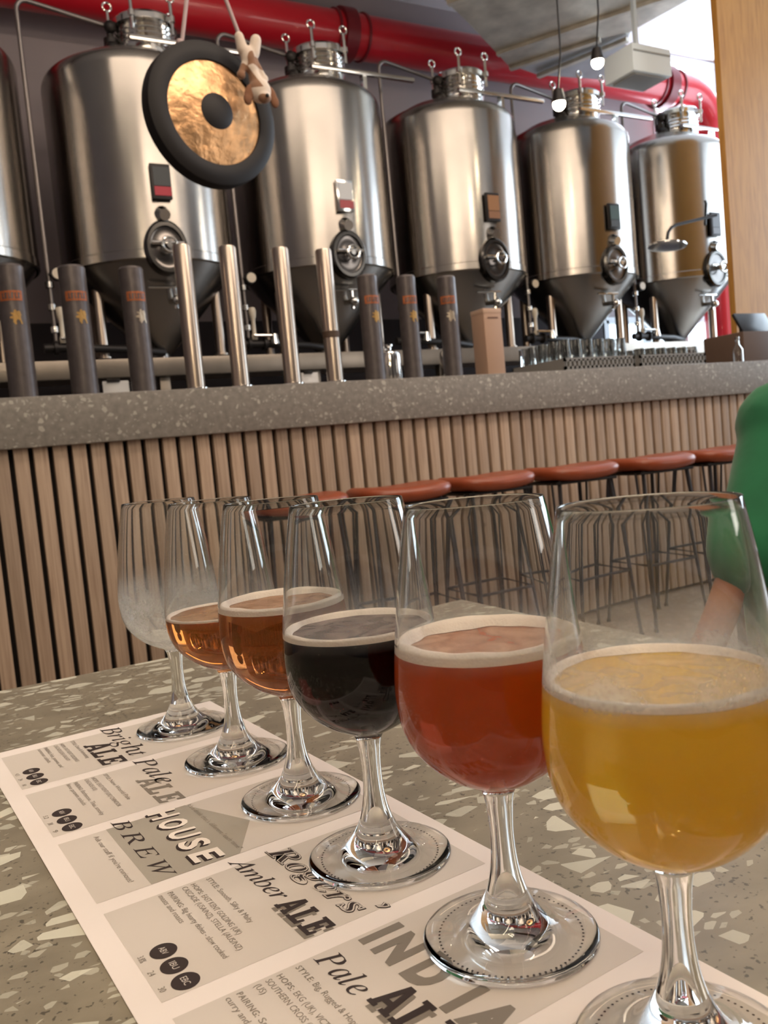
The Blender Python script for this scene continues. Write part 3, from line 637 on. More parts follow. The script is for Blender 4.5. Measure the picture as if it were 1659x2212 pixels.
du = thing('air_duct', 'large galvanised air duct with flanged seams hanging under the ceiling', 'duct', (5, 5.4, 3.5))
poly = [(3.2, 4.95), (3.95, 5.55), (4.35, 5.80), (5.19, 6.36), (5.56, 5.72), (5.80, 5.50), (5.95, 4.2), (4.6, 3.4)]
bm = bmesh.new(); prism(bm, [(x-5, y-5.4) for x, y in poly], 0, .62); obj('trunk', bm, GALV, du, smooth=20)
bm = bmesh.new(); prism(bm, [(x-5, y-5.4) for x, y in [(5.19, 6.36), (5.60, 6.46), (6.40, 6.34), (5.82, 5.50), (5.56, 5.72)]], .02, .55); obj('plenum', bm, mat('pale_galvanised', (.55, .57, .58), rough=.4, metal=.9, noise=.2, nscale=4), du, smooth=20)
for a, b in (((4.0, 5.57), (4.9, 4.2)), ((4.9, 6.16), (5.75, 4.75)), ((5.19, 6.36), (5.62, 5.66)), ((5.56, 6.42), (5.86, 5.58))):
    bm = bmesh.new(); d = Vector((b[0]-a[0], b[1]-a[1], 0)); L = d.length
    box(bm, (a[0]+b[0])/2-5, (a[1]+b[1])/2-5.4, -.012, L, .05, .035, M=Matrix.Rotation(math.atan2(d.y, d.x), 4, 'Z'))
    obj('seam_flange', bm, GALV, du)
for x, y in ((4.3, 5.2), (5.4, 5.6), (5.9, 6.1)):
    obj('hanger_rod', boxb(x-5, y-5.4, .76, .02, .02, .30), DARKM, du)
hv = thing('heater_unit', 'small white boxy air unit hanging beside the duct near the window', 'air conditioner', (5.23, 4.9, 2.78))
HM = mat('white_enamel', (.74, .84, .92), rough=.4)
obj('casing', boxb(0, 0, .105, .40, .30, .20, bev=.01), HM, hv)
obj('grille', boxb(0, -.01, -.004, .33, .23, .012, bev=.002), mat('grey_grille', (.25, .26, .27), rough=.5), hv)
obj('trim_strip', boxb(0, -.152, .15, .38, .01, .010), mat('grey_strip', (.28, .30, .31), rough=.5), hv)
obj('mounting_bracket', boxb(0, 0, .46, .03, .03, .51), HM, hv)

BULB = mat('lamp_glow', (1, .9, .7), emis=(1, .83, .58), estr=90)
def spot(x, y, z, zt, label):
    t = thing('spot_lamp', label, 'lamp', (x, y, z), group='small ceiling spot lamps')
    obj('stem', tubeb([(0, 0, .06), (.10, .06, .34), (.12, .07, zt-z)], .006, 8), DARKM, t)
    obj('lamp_head', latheb([(.012, .07), (.03, .06), (.042, .0), (.045, -.02), (.040, -.02), (.03, .02), (0, .03)], 24), DARKM, t)
    s = bmesh.new(); bmesh.ops.create_uvsphere(s, u_segments=16, v_segments=10, radius=.040); bmesh.ops.translate(s, vec=(0, 0, -.030), verts=s.verts)
    obj('bulb', s, BULB, t)
spot(4.331, 4.4, 2.628, 3.49, 'glaring spot lamp below the duct, the higher one')
spot(3.969, 4.4, 2.319, 3.49, 'glaring spot lamp in front of a tank hatch, the lower one')
# dark cable tray under the ceiling
tr = tag(obj('cable_tray', boxb(0, 0, 0, 5.6, .22, .07), DARKM, loc=(1.0, 5.9, 4.1)), 'dark cable tray under the ceiling above the red pipe', 'cable tray')

# rows of bare pendant bulbs over the tables behind the viewer (they show as sparkles in the glasses)
bulbs = []
PB = mat('warm_bulb_glow', (1, .9, .7), emis=(1, .80, .52), estr=110)
def pendant(x, y, z, label):
    t = thing('pendant_bulb', label, 'lamp', (x, y, z), group='bare pendant bulbs over the tables')
    obj('cord', tubeb([(0, 0, .06), (0, 0, 4.4-z)], .003, 6), DARKM, t)
    obj('socket', latheb([(0, .075), (.014, .07), (.016, .03), (0, .03)], 12), DARKM, t)
    s = bmesh.new(); bmesh.ops.create_uvsphere(s, u_segments=12, v_segments=8, radius=.036); obj('bulb', s, PB, t)
for i in range(4):
    for j in range(4):
        pendant(-1.15+.22*i+.07*j, -1.05-.24*j+.05*i, 2.0+.10*((i*3+j*5) % 4), 'bare warm bulb hanging over the tables behind the viewer')
SHD = mat('tube_lamp_glow', (1, 1, .9), emis=(1, .9, .68), estr=26)
tl_ = tag(obj('tube_lamp', boxb(0, 0, 0, .06, 1.5, .05), SHD, loc=(-1.45, -1.3, 2.4)), 'long warm tube lamp on the ceiling behind the viewer', 'lamp')

# ------------------------------------------------------------------ gong with ropes and plush toy
BR = mat('hammered_bronze', (.66, .38, .19), rough=.36, metal=.9, noise=.45, nscale=11, bump=1.0, bscale=16)
GB = mat('blackened_bronze', (.011, .009, .010), rough=.6, metal=.3)
g = thing('gong', 'round bronze gong with a black rim and black centre hanging on ropes', 'gong', (1.324, 3.6, 1.662), (0, 0, .171))
M = Matrix.Rotation(PI/2, 4, 'X')               # lathe axis towards the viewer side (-Y)
obj('rim', latheb([(.214, .006), (.218, .016), (.242, .022), (.275, .018), (.297, .004), (.300, -.02), (.300, -.055), (.292, -.055), (.288, -.012), (.242, .010), (.214, -.004)], 96, M=M), GB, g)
obj('bronze_ring', latheb([(.070, .030), (.12, .024), (.17, .016), (.216, .008), (.216, -.002), (.07, .018)], 96, M=M), BR, g)
obj('boss', latheb([(0, .046), (.034, .044), (.064, .036), (.079, .027), (.079, .010), (0, .010)], 64, M=M), GB, g)
ROPEPTS = [(1.207, 3.6, 1.90), (1.256, 3.6, 2.118), (1.325, 3.6, 2.39)]
bm = bmesh.new(); tube(bm, ROPEPTS+[(1.325, 3.6, 4.4)], .0085, 8)
tube(bm, [(1.500, 3.6, 1.93), (1.431, 3.6, 2.146), (1.325, 3.6, 2.39)], .0085, 8)
rp2 = thing('gong_rope', 'pale pink rope holding up the gong in an upside-down V', 'rope', (1.325, 3.6, 2.39))
obj('cord', bm, ROPE, rp2, loc=-(rp2.location-Vector((0, 0, T0))))
bm = bmesh.new()
for q in range(7):
    s = bmesh.ops.create_icosphere(bm, subdivisions=2, radius=.017)['verts']
    bmesh.ops.translate(bm, vec=(1.205+random.uniform(-.014, .014), 3.595, 1.94-.02*q+random.uniform(-.005, .005)), verts=s)
obj('knot', bm, ROPE, rp2, loc=-(rp2.location-Vector((0, 0, T0))))
# plush dog hung by its feet, head down, in front of the rim
def toymat():
    m, nt, N, L, P = newmat('spotted_plush')
    tc = N.new('ShaderNodeTexCoord'); v = N.new('ShaderNodeTexVoronoi'); v.inputs['Scale'].default_value = 15
    L.new(tc.outputs['Object'], v.inputs['Vector']); sp = N.new('ShaderNodeSeparateColor'); L.new(v.outputs['Color'], sp.inputs[0])
    c = N.new('ShaderNodeValToRGB'); c.color_ramp.interpolation = 'CONSTANT'
    c.color_ramp.elements[0].color = (.60, .50, .42, 1); c.color_ramp.elements[1].position = .80; c.color_ramp.elements[1].color = (.22, .11, .06, 1)
    L.new(sp.outputs[0], c.inputs[0]); L.new(c.outputs[0], P.inputs['Base Color']); P.inputs['Roughness'].default_value = .95
    P.inputs['Sheen Weight'].default_value = .3
    return m
toy = thing('plush_dog', 'small white and brown plush dog hanging head down on the gong rope', 'soft toy', (1.475, 3.53, 1.972))
q = lambda x, z, y=0: (x, y, z)
body = [(q(-.03, -.005), q(-.02, -.06), .020, .024), (q(.045, -.01), q(.03, -.07), .024, .024),
        ((.003, 0, -.085), (.034, .028, .045)), ((.012, 0, -.125), (.030, .026, .035)),
        (q(-.01, -.10), q(-.035, -.150), .015, .013), ((-.038, 0, -.165), (.020, .018, .020)),
        (q(.03, -.10), q(.062, -.160), .015, .013), ((.066, 0, -.170), (.019, .018, .018)),
        (q(.015, -.14), q(.028, -.19), .020, .030), ((.038, -.005, -.225), (.050, .040, .052)), ((.045, -.03, -.262), (.030, .026, .024))]
tb = link_mesh('body', blob(body, .006, 4), toymat(), toy)
BRN = mat('brown_plush', (.19, .085, .045), rough=.95)
for sx in (-1, 1):
    e = blob([((.038+sx*.045, -.01, -.235), (.026, .012, .040), Matrix.Rotation(-sx*.5, 4, 'Y')), ((.038+sx*.062, -.012, -.268), (.020, .011, .026))], .005, 3)
    link_mesh('ear', e, BRN, toy)
nb = bmesh.new(); bmesh.ops.create_uvsphere(nb, u_segments=12, v_segments=8, radius=.008); bmesh.ops.translate(nb, vec=(.048, -.056, -.262), verts=nb.verts)
obj('nose', nb, GB, toy)

# ------------------------------------------------------------------ beer towers on the bar
TOPZ = .482
def tower_steel(x, label, band=False):
    t = thing('beer_tower', label, 'beer tower', (x, 3.45, TOPZ), group='tall steel beer towers')
    obj('tube', latheb([(0, 0), (.036, 0), (.036, .575), (.032, .583), (0, .583)], 40), TUBE, t)
    obj('collar', latheb([(.036, 0), (.050, 0), (.050, .010), (.037, .014)], 40), CHROME, t)
    if band: obj('band', latheb([(.0362, .20), (.0385, .20), (.0385, .228), (.0362, .228)], 40), mat('dark_brown_band', (.07, .04, .025), rough=.6), t)
for x, l, b in ((1.072, 'tall steel beer tower below the gong, leftmost of the four', 0), (1.264, 'tall steel beer tower below the gong, second of the four', 0),
                (1.498, 'tall steel beer tower, third of the four steel ones', 0), (1.702, 'tall steel beer tower with a narrow dark band around it', 1)):
    tower_steel(x, l, b)
def emblem(bm, r, a, z, s):
    # rampant animal figure with raised limbs, wrapped on the tube
    shape = [(-.15, -1), (.05, -.95), (.0, -.55), (.25, -.25), (.55, -.45), (.75, -.95), (.95, -.9), (.75, -.3), (.5, .05), (.85, .25), (.8, .45), (.35, .3), (.3, .5), (.7, .75), (.55, .9), (.2, .75), (.15, 1.0), (-.1, 1.05), (-.25, .85), (-.2, .6), (-.7, .7), (-.75, .5), (-.3, .25), (-.35, 0), (-.85, .1), (-.9, -.1), (-.35, -.25), (-.45, -.6)]
    vs = []
    for lay in (0, 1):
        vs.append([bm.verts.new(((r+.0015*lay)*math.sin(a+x*s/r), -(r+.0015*lay)*math.cos(a+x*s/r), z+y*s*1.15)) for x, y in shape])
    f = bm.faces.new(vs[1]); bmesh.ops.triangulate(bm, faces=[f])
    n = len(shape)
    for i in range(n): bm.faces.new((vs[0][i], vs[0][(i+1) % n], vs[1][(i+1) % n], vs[1][i]))
def tower_dark(x, r, h, label, ea, gold):
    t = thing('beer_tower', label, 'beer tower', (x, 3.45, TOPZ), group='dark painted beer towers')
    obj('tube', latheb([(0, 0), (r, 0), (r, h-.008), (r-.006, h), (0, h)], 44), TOWERD, t)
    zb = h*.76
    bnd = obj('label_band', latheb([(r-.001, zb-.018), (r+.0015, zb-.018), (r+.0015, zb+.018), (r-.001, zb+.018)], 30, a0=-PI/2+ea-.9, a1=-PI/2+ea+.75), ORANGE, t)
    bm = bmesh.new()
    for k in range(6):
        a = ea-.62+.22*k; rr_ = r+.0022
        M2 = Matrix.Rotation(a, 4, 'Z')
        box(bm, rr_*math.sin(a), -rr_*math.cos(a), zb, .0045+.002*(k % 2), .001, .022, M=M2)
        box(bm, rr_*math.sin(a+.05), -rr_*math.cos(a+.05), zb+(.008 if k % 2 else -.008), .007, .001, .004, M=M2)
    obj('band_lettering', bm, TOWERD, bnd)
    bm = bmesh.new(); emblem(bm, r, ea+.12, h*.60, .023); obj('emblem', bm, GOLD if gold else mat('silver_emblem', (.45, .38, .30), rough=.4, metal=.6), t, smooth=0)
for x, r, l, ea, gd in ((.418, .050, 'dark painted beer tower cut by the left edge of the photo', -.15, 1), (.638, .050, 'dark painted beer tower second from the left, with a dull gold band', .05, 1),
                    (.860, .047, 'dark painted beer tower with a bright orange band left of the steel towers', .1, 0), (1.906, .046, 'dark painted beer tower right after the banded steel tower', .0, 1),
                    (2.108, .044, 'dark brown beer tower, middle of the right-hand three', -.1, 1), (2.330, .044, 'dark painted beer tower beside the tan square one', -.5, 0)):
    tower_dark(x, r, .49 if x < 1 else .475, l, ea, gd)
bt = thing('square_tower', 'tan square beer tower with a thin cap, right of the dark ones', 'beer tower', (2.545, 3.45, TOPZ))
obj('casing', boxb(0, 0, .150, .105, .105, .30, bev=.005), BROWNBOX, bt)
obj('cap', boxb(0, 0, .306, .108, .108, .024, bev=.004), mat('tan_cap', (.50, .34, .25), rough=.45), bt)
obj('slot', boxb(0, -.0535, .273, .06, .002, .006), mat('slot_brown', (.13, .06, .04), rough=.6), bt)
# cards clipped in stands
CARD = mat('white_card', (.80, .80, .82), rough=.6)
for x, w, h, l in ((.786, .105, .066, 'white notice card in a clip between the two left dark towers'), (1.648, .085, .066, 'white notice card in a clip between two steel towers')):
    c = thing('notice_card', l, 'card', (x, 3.60, TOPZ), (0, 0, .05), group='white notice cards on the bar')
    obj('card', boxb(0, 0, h/2+.004, w, .003, h), CARD, c)
    obj('clip', boxb(-.01, -.004, h+.006, w*.5, .016, .014, bev=.002), DARKM, c)
    obj('base', boxb(0, 0, .003, w, .035, .006, bev=.001), mat('grey_base', (.3, .32, .33), rough=.4) if 'grey_base' not in bpy.data.materials else bpy.data.materials['grey_base'], c)
# steel canisters
for x, l in ((2.158, 'steel canister standing behind the dark tower right of the banded one'), (2.518, 'steel canister between the last dark tower and the tan one')):
    c = thing('steel_canister', l, 'canister', (x, 3.75, TOPZ), group='steel canisters on the bar')
    obj('can', latheb([(0, 0), (.052, 0), (.055, .006), (.055, .150), (.048, .165), (.030, .175), (0, .175)], 36), CHROME, c)
    obj('lid_knob', latheb([(0, .175), (.012, .175), (.012, .19), (.02, .197), (.02, .205), (0, .209)], 20), CHROME, c)
# glass racks
CRG = mat('rack_glassware', (.75, .74, .72), rough=.08)
def rack(x0, w, label, gl, gh, nx, ny):
    t = thing('glass_rack', label, 'rack', (x0+w/2, 3.72, TOPZ))
    bm = bmesh.new(); D = .44
    box(bm, 0, 0, .006, w, D, .012); zt = .078
    for yy in (-D/2+.005, D/2-.005):
        box(bm, 0, yy, .020, w, .010, .028); box(bm, 0, yy, zt-.009, w, .010, .018)
        n = 16
        for k in range(n+1): box(bm, -w/2+.01+(w-.02)*k/n, yy, .045, .014, .010, .05)
    for xx in (-w/2+.005, w/2-.005): box(bm, xx, 0, zt/2, .010, D, zt)
    obj('crate', bm, GREYP, t)
    bm = bmesh.new()
    for i in range(1, nx): box(bm, -w/2+.011+(w-.022)*i/nx, 0, .045, .004, D-.02, .05)
    for j in range(1, ny): box(bm, 0, -D/2+.011+(D-.022)*j/ny, .045, w-.02, .004, .05)
    obj('divider', bm, GREYP, t)
    dw, dd = (w-.022)/nx, (D-.022)/ny
    proto = None
    for i in range(nx):
        for j in range(ny):
            loc = (x0+.011+dw*(i+.5), 3.72-D/2+.011+dd*(j+.5), TOPZ+.0125)
            if proto is None:
                r = min(dw, dd)*.43
                pm = obj('stored_glass', latheb([(r*.80, 0), (r, gh*.35), (r*.86, gh*.97), (r*.80, gh), (0, gh), (0, gh-.005), (r*.78, gh-.005), (r*.95, gh*.35), (r*.76, 0)], 20), PLAINGLASS, loc=loc)
                proto = pm.data; tag(pm, gl, 'glass', 'upturned glasses in racks')
                pm['group'] = gl
            else:
                o = bpy.data.objects.new('stored_glass', proto); place(o, None, loc, (0, 0, 0)); tag(o, gl, 'glass', gl)
rack(3.06, .50, 'grey plastic glass rack on the bar, the left one, full of taller glasses', 'upturned glass in the left grey rack on the bar', .165, 6, 5)
rack(3.60, .52, 'grey plastic glass rack on the bar, the right one, with low glasses', 'low upturned glass in the right grey rack on the bar', .105, 6, 5)
# back shelf and bottles
bs = tag(obj('back_shelf', boxb(4.75, 4.17, -.20, 1.0, .14, 1.10, bev=.004), WALLDK, loc=(0, 0, 0)), 'low dark back shelf behind the right end of the bar', 'shelf')
AMB = mat('brown_bottle_glass', (.045, .014, .006), rough=.12)
for k, x in enumerate((4.62, 4.75, 4.88)):
    b = thing('beer_bottle', 'brown beer bottle behind the bar, %s of the three beside the right rack' % ('left', 'middle', 'right')[k], 'bottle', (x, 4.15, .35), group='brown beer bottles behind the bar')
    obj('glass_body', latheb([(0, 0), (.033, 0), (.036, .01), (.036, .165), (.030, .195), (.015, .225), (.013, .265), (0, .265)], 24), AMB, b)
    obj('cap', latheb([(.014, .258), (.017, .260), (.017, .272), (0, .275)], 16), mat('dull_cap', (.25, .12, .05), rough=.4, metal=.8) if k == 0 else bpy.data.materials['dull_cap'], b)
cb = thing('clear_bottle', 'small clear glass bottle standing by the till', 'bottle', (4.40, 3.50, TOPZ))
obj('glass_body', latheb([(0, 0), (.028, 0), (.030, .006), (.030, .085), (.012, .115), (.011, .145), (.008, .145), (.009, .115), (.027, .083), (.027, .008), (0, .006)], 24), PLAINGLASS, cb)
obj('stopper', latheb([(0, .14), (.0085, .14), (.012, .15), (.012, .16), (0, .163)], 16), CHROME, cb)
ps = thing('till', 'brown till with a dark tilted screen at the right end of the bar', 'till', (4.70, 3.70, TOPZ))
obj('base_box', boxb(.04, 0, .10, .44, .30, .20, bev=.006), mat('brown_till', (.10, .06, .042), rough=.5), ps)
bm = bmesh.new(); box(bm, .09, -.02, .265, .30, .02, .15, bev=.004, M=Matrix.Rotation(-.5, 4, 'X')); obj('screen', bm, mat('black_screen', (.015, .014, .016), rough=.2), ps)
obj('screen_stand', boxb(.09, .04, .23, .08, .04, .08), DARKM, ps)
# shower-head lamp on the column
wl = thing('wall_lamp', 'chrome arm with a flat round head sticking out of the wood column', 'lamp', (5.2, 4.25, 1.60))
rw = lambda x, z, y=4.25: (x-5.2, y-4.25, z-1.60)
arm = obj('arm', tubeb([rw(5.205, 1.600), rw(4.80, 1.515), rw(4.75, 1.495), rw(4.715, 1.46), rw(4.700, 1.40)], .011, 10), DARKM, wl)
obj('stay', tubeb([rw(5.205, 1.560, 4.35), rw(5.05, 1.66, 4.2), rw(5.03, 1.67, 4.19)], .009, 8), DARKM, wl)
obj('head', latheb([(0, .035), (.02, .033), (.03, .02), (.10, .008), (.128, 0), (.128, -.010), (.11, -.012), (0, -.012)], 40, c=rw(4.700, 1.375), M=Matrix.Rotation(.12, 4, 'Y')), CHROME, wl)

# ------------------------------------------------------------------ our table
tb_ = thing('dining_table', 'terrazzo topped table in the foreground under the tasting glasses', 'table', (-.35, .20, -.75))
ot = -(tb_.location-Vector((0, 0, T0)))
TX1, TY1 = .530, .812
obj('tabletop', boxb((-1.35+TX1)/2, (-.45+TY1)/2, -.020, TX1+1.35, TY1+.45, .040, bev=.003), TABLEM, tb_, loc=ot)
obj('under_frame', boxb(-.41, .18, -.06, 1.6, 1.0, .04), DARKM, tb_, loc=ot)
for x in (-1.15, .33):
    for y in (-.28, .62):
        obj('leg', boxb(x, y, -.41, .05, .05, .68, bev=.003), DARKM, tb_, loc=ot)

# ------------------------------------------------------------------ tasting menu
ANG = math.atan2(-.998, .0645)
menu = bpy.data.objects.new('tasting_menu', bpy.data.meshes.new('tasting_menu'))
PW, PL, MT, RP, RH = .1575, .524, .0130, .0835, .0730
bm = bmesh.new()                                  # thin sheet, top left corner lifting very slightly
nx_, ny_ = 24, 10
grid = {}
for i in range(nx_+1):
    for j in range(ny_+1):
        x = PL*i/nx_; y = PW*j/ny_
        grid[i, j] = (x, y, 0)
for dz in (0, -.0003):
    V = {k: bm.verts.new((v[0], v[1], v[2]+dz)) for k, v in grid.items()}
    for i in range(nx_):
        for j in range(ny_): bm.faces.new((V[i, j], V[i+1, j], V[i+1, j+1], V[i, j+1]))
me = bpy.data.meshes.new('tasting_menu'); bmesh.ops.recalc_face_normals(bm, faces=bm.faces); bm.to_mesh(me); bm.free()
menu = link_mesh('tasting_menu', me, PAPER, None, (.0225, .6187, .0006), (0, 0, ANG))
tag(menu, 'printed beer tasting sheet with grey rows lying under the row of glasses', 'menu')
ZP, ZT, ZT2 = .00008, .00022, .00034
def quad(bm, poly, z):
    bm.faces.new([bm.verts.new((x, y, z)) for x, y in poly])
def flat(name, polys, z, mt, parent):
    bm = bmesh.new()
    for p in polys: quad(bm, p, z)
    return obj(name, bm, mt, parent, smooth=0)
def fit_mesh(me, x, y, w, cap, z, slant=0.0, ymax=None):
    xs = [v.co.x for v in me.vertices]; ys = [v.co.y for v in me.vertices]
    ax, bx = min(xs), max(xs); h = ymax or max(ys)
    for v in me.vertices:
        X = (v.co.x-ax)/(bx-ax)*w; Y = v.co.y/h*cap
        v.co = (x+X+Y*slant, y+Y+0*X, z)
    return me
def text_mesh(s, bold=0.0, spacing=1.0):
    c = bpy.data.curves.new('t', 'FONT'); c.body = s; c.resolution_u = 3; c.offset = bold; c.space_character = spacing
    o = bpy.data.objects.new('t', c); col.objects.link(o); me = evald(o)
    bpy.data.objects.remove(o); bpy.data.curves.remove(c); return me
def write(name, s, x, y, w, cap, mt, parent, z=None, bold=0.0, spacing=1.0, slant=0.0, rise=0.0):
    me = fit_mesh(text_mesh(s, bold, spacing), x, y, w, cap, ZT if z is None else z, slant)
    if rise:
        for v in me.vertices: v.co.y += (v.co.x-x)*rise
    return link_mesh(name, me, mt, parent)
def glyph_mesh(key, s, track=12, bold=0.0):
    c = bpy.data.curves.new('g', 'CURVE'); c.dimensions = '2D'; c.fill_mode = 'BOTH'; c.offset = bold
    x0 = 0
    for ch in s:
        if ch == ' ': x0 += 90; continue
        if ch == "'":
            loops = ['10,330 34,340 56,330 50,296 22,252 8,252 24,292']
        else: loops = GLYPHS[key+ch].split(';')
        mx = 0
        for lp in loops:
            pts = [tuple(map(int, p.split(','))) for p in lp.split()]
            sp = c.splines.new('POLY'); sp.points.add(len(pts)-1); sp.use_cyclic_u = True
            for k, (a, b) in enumerate(pts):
                sp.points[k].co = (x0+a, b, 0, 1); mx = max(mx, a)
        x0 += mx+track
    o = bpy.data.objects.new('g', c); col.objects.link(o); me = evald(o)
    bpy.data.objects.remove(o); bpy.data.curves.remove(c); return me, x0-track
def letter(name, key, s, x, y, w, cap, mt, parent, z=None, track=12, rise=0.0, bold=0.0, slant=0.0, capref=None):
    me, tot = glyph_mesh(key, s, track, bold)
    capref = capref or 340
    for v in me.vertices: v.co = (x+v.co.x/tot*w, y+v.co.y/capref*cap, ZT if z is None else z)
    for v in me.vertices: v.co.y += (v.co.x-x)*rise
    return link_mesh(name, me, mt, parent)

SLAB = {   # slab serif capitals for ALE, on a 100 high grid
 'A': [[(0, 0), (38, 0), (38, 12), (30, 12), (34, 24), (62, 24), (66, 12), (58, 12), (58, 0), (100, 0), (100, 12), (92, 12), (62, 100), (34, 100), (4+3, 12), (0, 12)], [(38, 40), (48, 72), (58, 40)]],
 'L': [[(0, 0), (88, 0), (88, 36), (74, 36), (70, 17), (42, 17), (42, 86), (54, 86), (54, 100), (4, 100), (4, 86), (16, 86), (16, 14), (0, 14)]],
 'E': [[(0, 0), (90, 0), (90, 34), (76, 34), (72, 16), (42, 16), (42, 43), (56, 43), (58, 34), (68, 34), (68, 68), (58, 68), (56, 59), (42, 59), (42, 84), (70, 84), (74, 68), (88, 68), (88, 100), (2, 100), (2, 86), (16, 86), (16, 14), (0, 14)]]}
def slab(name, s, x, y, w, cap, mt, parent, z=None, slant=0.0, dx=0, dy=0):
    c = bpy.data.curves.new('g', 'CURVE'); c.dimensions = '2D'; c.fill_mode = 'BOTH'; x0 = 0
    for ch in s:
        for lp in SLAB[ch]:
            sp = c.splines.new('POLY'); sp.points.add(len(lp)-1); sp.use_cyclic_u = True
            for k, (a, b) in enumerate(lp): sp.points[k].co = (x0+a, b, 0, 1)
        x0 += 108
    o = bpy.data.objects.new('g', c); col.objects.link(o); me = evald(o)
    bpy.data.objects.remove(o); bpy.data.curves.remove(c)
    fit_mesh(me, x+dx, y+dy, w, cap, ZT if z is None else z, slant)
    return link_mesh(name, me, mt, parent)
def row_panel(k):
    t0 = MT+RP*k
    return flat('row_panel', [[(t0, .0095), (t0+RH, .0095), (t0+RH, .1480), (t0, .1480)]], ZP, PANEL, menu)
def badges(p, t0, vals):
    bm = bmesh.new()
    for q in range(3):
        c = (t0+.0432+.0118*q, .0200)
        vs = [bm.verts.new((c[0]+.0052*math.cos(a*PI/16), c[1]+.0050*math.sin(a*PI/16), ZT)) for a in range(32)]
        bm.faces.new(vs)
    b = obj('badge_row', bm, INK, p, smooth=0)
    for q, s in enumerate(('ABV', 'IBU', 'EBC')):
        write('badge_text', s, t0+.0432+.0118*q-.0026, .0188, .0052, .0024, PANEL, b, z=ZT2)
        if vals: write('badge_value', vals[q], t0+.0432+.0118*q-.0022, .0108, .0044 if len(vals[q]) > 2 else .003, .0024, INKS, b)
def small(p, t0, lines, s0=(.0535, .0466, .0426, .0365, .0325)):
    for (head, txt, w), s in zip(lines, s0):
        if head:
            write('small_heading', head, t0+.0020, s-.0012, .0108 if head != 'PAIRING:' else .0155, .0023, INK if 0 else INKS, p, bold=.012, spacing=1.1)
            write('small_print', txt, t0+.0020+(.0125 if head != 'PAIRING:' else .0172), s-.0012, w, .0024, INKS, p)
        elif txt: write('small_print', txt, t0+.0020, s-.0012, w, .0024, INKS, p)
def dotted(p, k):
    gx, gy = GL[k]
    d = Vector((gx-.0225, gy-.6187)); t = d.x*.0645-d.y*.998; s = d.x*.998+d.y*.0645
    bm = bmesh.new()
    for q in range(76):
        a = 2*PI*q/76; c = (t+.0250*math.cos(a), s+.0250*math.sin(a))
        bm.faces.new([bm.verts.new((c[0]+.00046*math.cos(b*PI/3), c[1]+.00046*math.sin(b*PI/3), ZT)) for b in range(6)])
    obj('dotted_circle', bm, INK, p, smooth=0)
GL = [(.14545, .58002), (.15346, .49255), (.15956, .41054), (.16070, .32726), (.16795, .24369), (.17220, .16866)]
P_ = [row_panel(k) for k in range(6)]
for k in range(6): dotted(P_[k], k)
# row 1
letter('heading', 'i_', 'Bright', .0058, .0745, .075, .0165, INK, P_[0], track=10, capref=330)
slab('ale_heading', 'ALE', .0325, .0565, .0495, .0145, INK, P_[0], slant=.25)
t = MT; small(P_[0], t, [('STYLE:', 'Clean & Refreshing', .032), ('HOPS:', 'EAST KENT GOLDINGS', .034), ('', 'CASCADE (USA) GALAXY', .040), ('PAIRING:', 'Fish, prawns and', .032), ('', 'summer salads', .034)])
badges(P_[0], t, ('4.5', '24', '10'))
# row 2
letter('heading', 'i_', 'Pale', .0905, .0725, .0500, .0160, INK, P_[1], track=12, capref=330)
slab('ale_heading', 'ALE', .1235, .0640, .0440, .0135, INKG, P_[1], slant=.25)
t = MT+RP; small(P_[1], t, [('STYLE:', 'New World Pale', .038), ('HOPS:', 'EAST KENT (UK) CHINOOK', .044), ('', 'CASCADE (US)', .022), ('PAIRING:', 'Barbecue, Thai, smoky', .044), ('', 'lime prawn salads', .040)])
badges(P_[1], t, ('5.2', '38', '9'))
# row 3: the house brew
t = MT+2*RP
flat('dark_pentagon', [[(t, .0325), (t+RH, .0325), (t+RH, .0735), (t+.043, .0915), (t, .0735)]], ZP*1.6, PANELD, P_[2])
flat('side_triangle', [[(t, .0765), (t+.0405, .0930), (t+.0140, .1480), (t, .1480)], [(t+RH, .0765), (t+.0455, .0930), (t+.0590, .1480), (t+RH, .1480)]], ZP*1.6, PANEL, P_[2])
for ch, tx, w in (('B', .1745, .0135), ('R', .1925, .0150), ('E', .2135, .0140), ('W', .2320, .0195)):
    letter('heading', 'i_', ch, tx, .0365, w, .0118, INK, P_[2], z=ZT)
for z, mt_, dx, dy, bo in ((ZT, INK, .0009, -.0012, .045), (ZT*1.25, INK, .0003, -.0004, .055), (ZT2, INKW, 0, 0, .028)):
    for ch, tx, w in (('H', .1778, .0100), ('O', .1920, .0118), ('U', .2078, .0105), ('S', .2225, .0100), ('E', .2378, .0105)):
        write('heading', ch, tx+dx, .0545+dy, w, .0132, mt_, P_[2], z=z, bold=bo, slant=.15)
write('small_print', 'Ask our staff if you\'re curious!', t+.0045, .0252, .060, .0026, INKS, P_[2])
write('small_print', 'It\'s a drink that\'s different "each time"', t+.0010, .0742, .0680, .0026, INKS, P_[2])
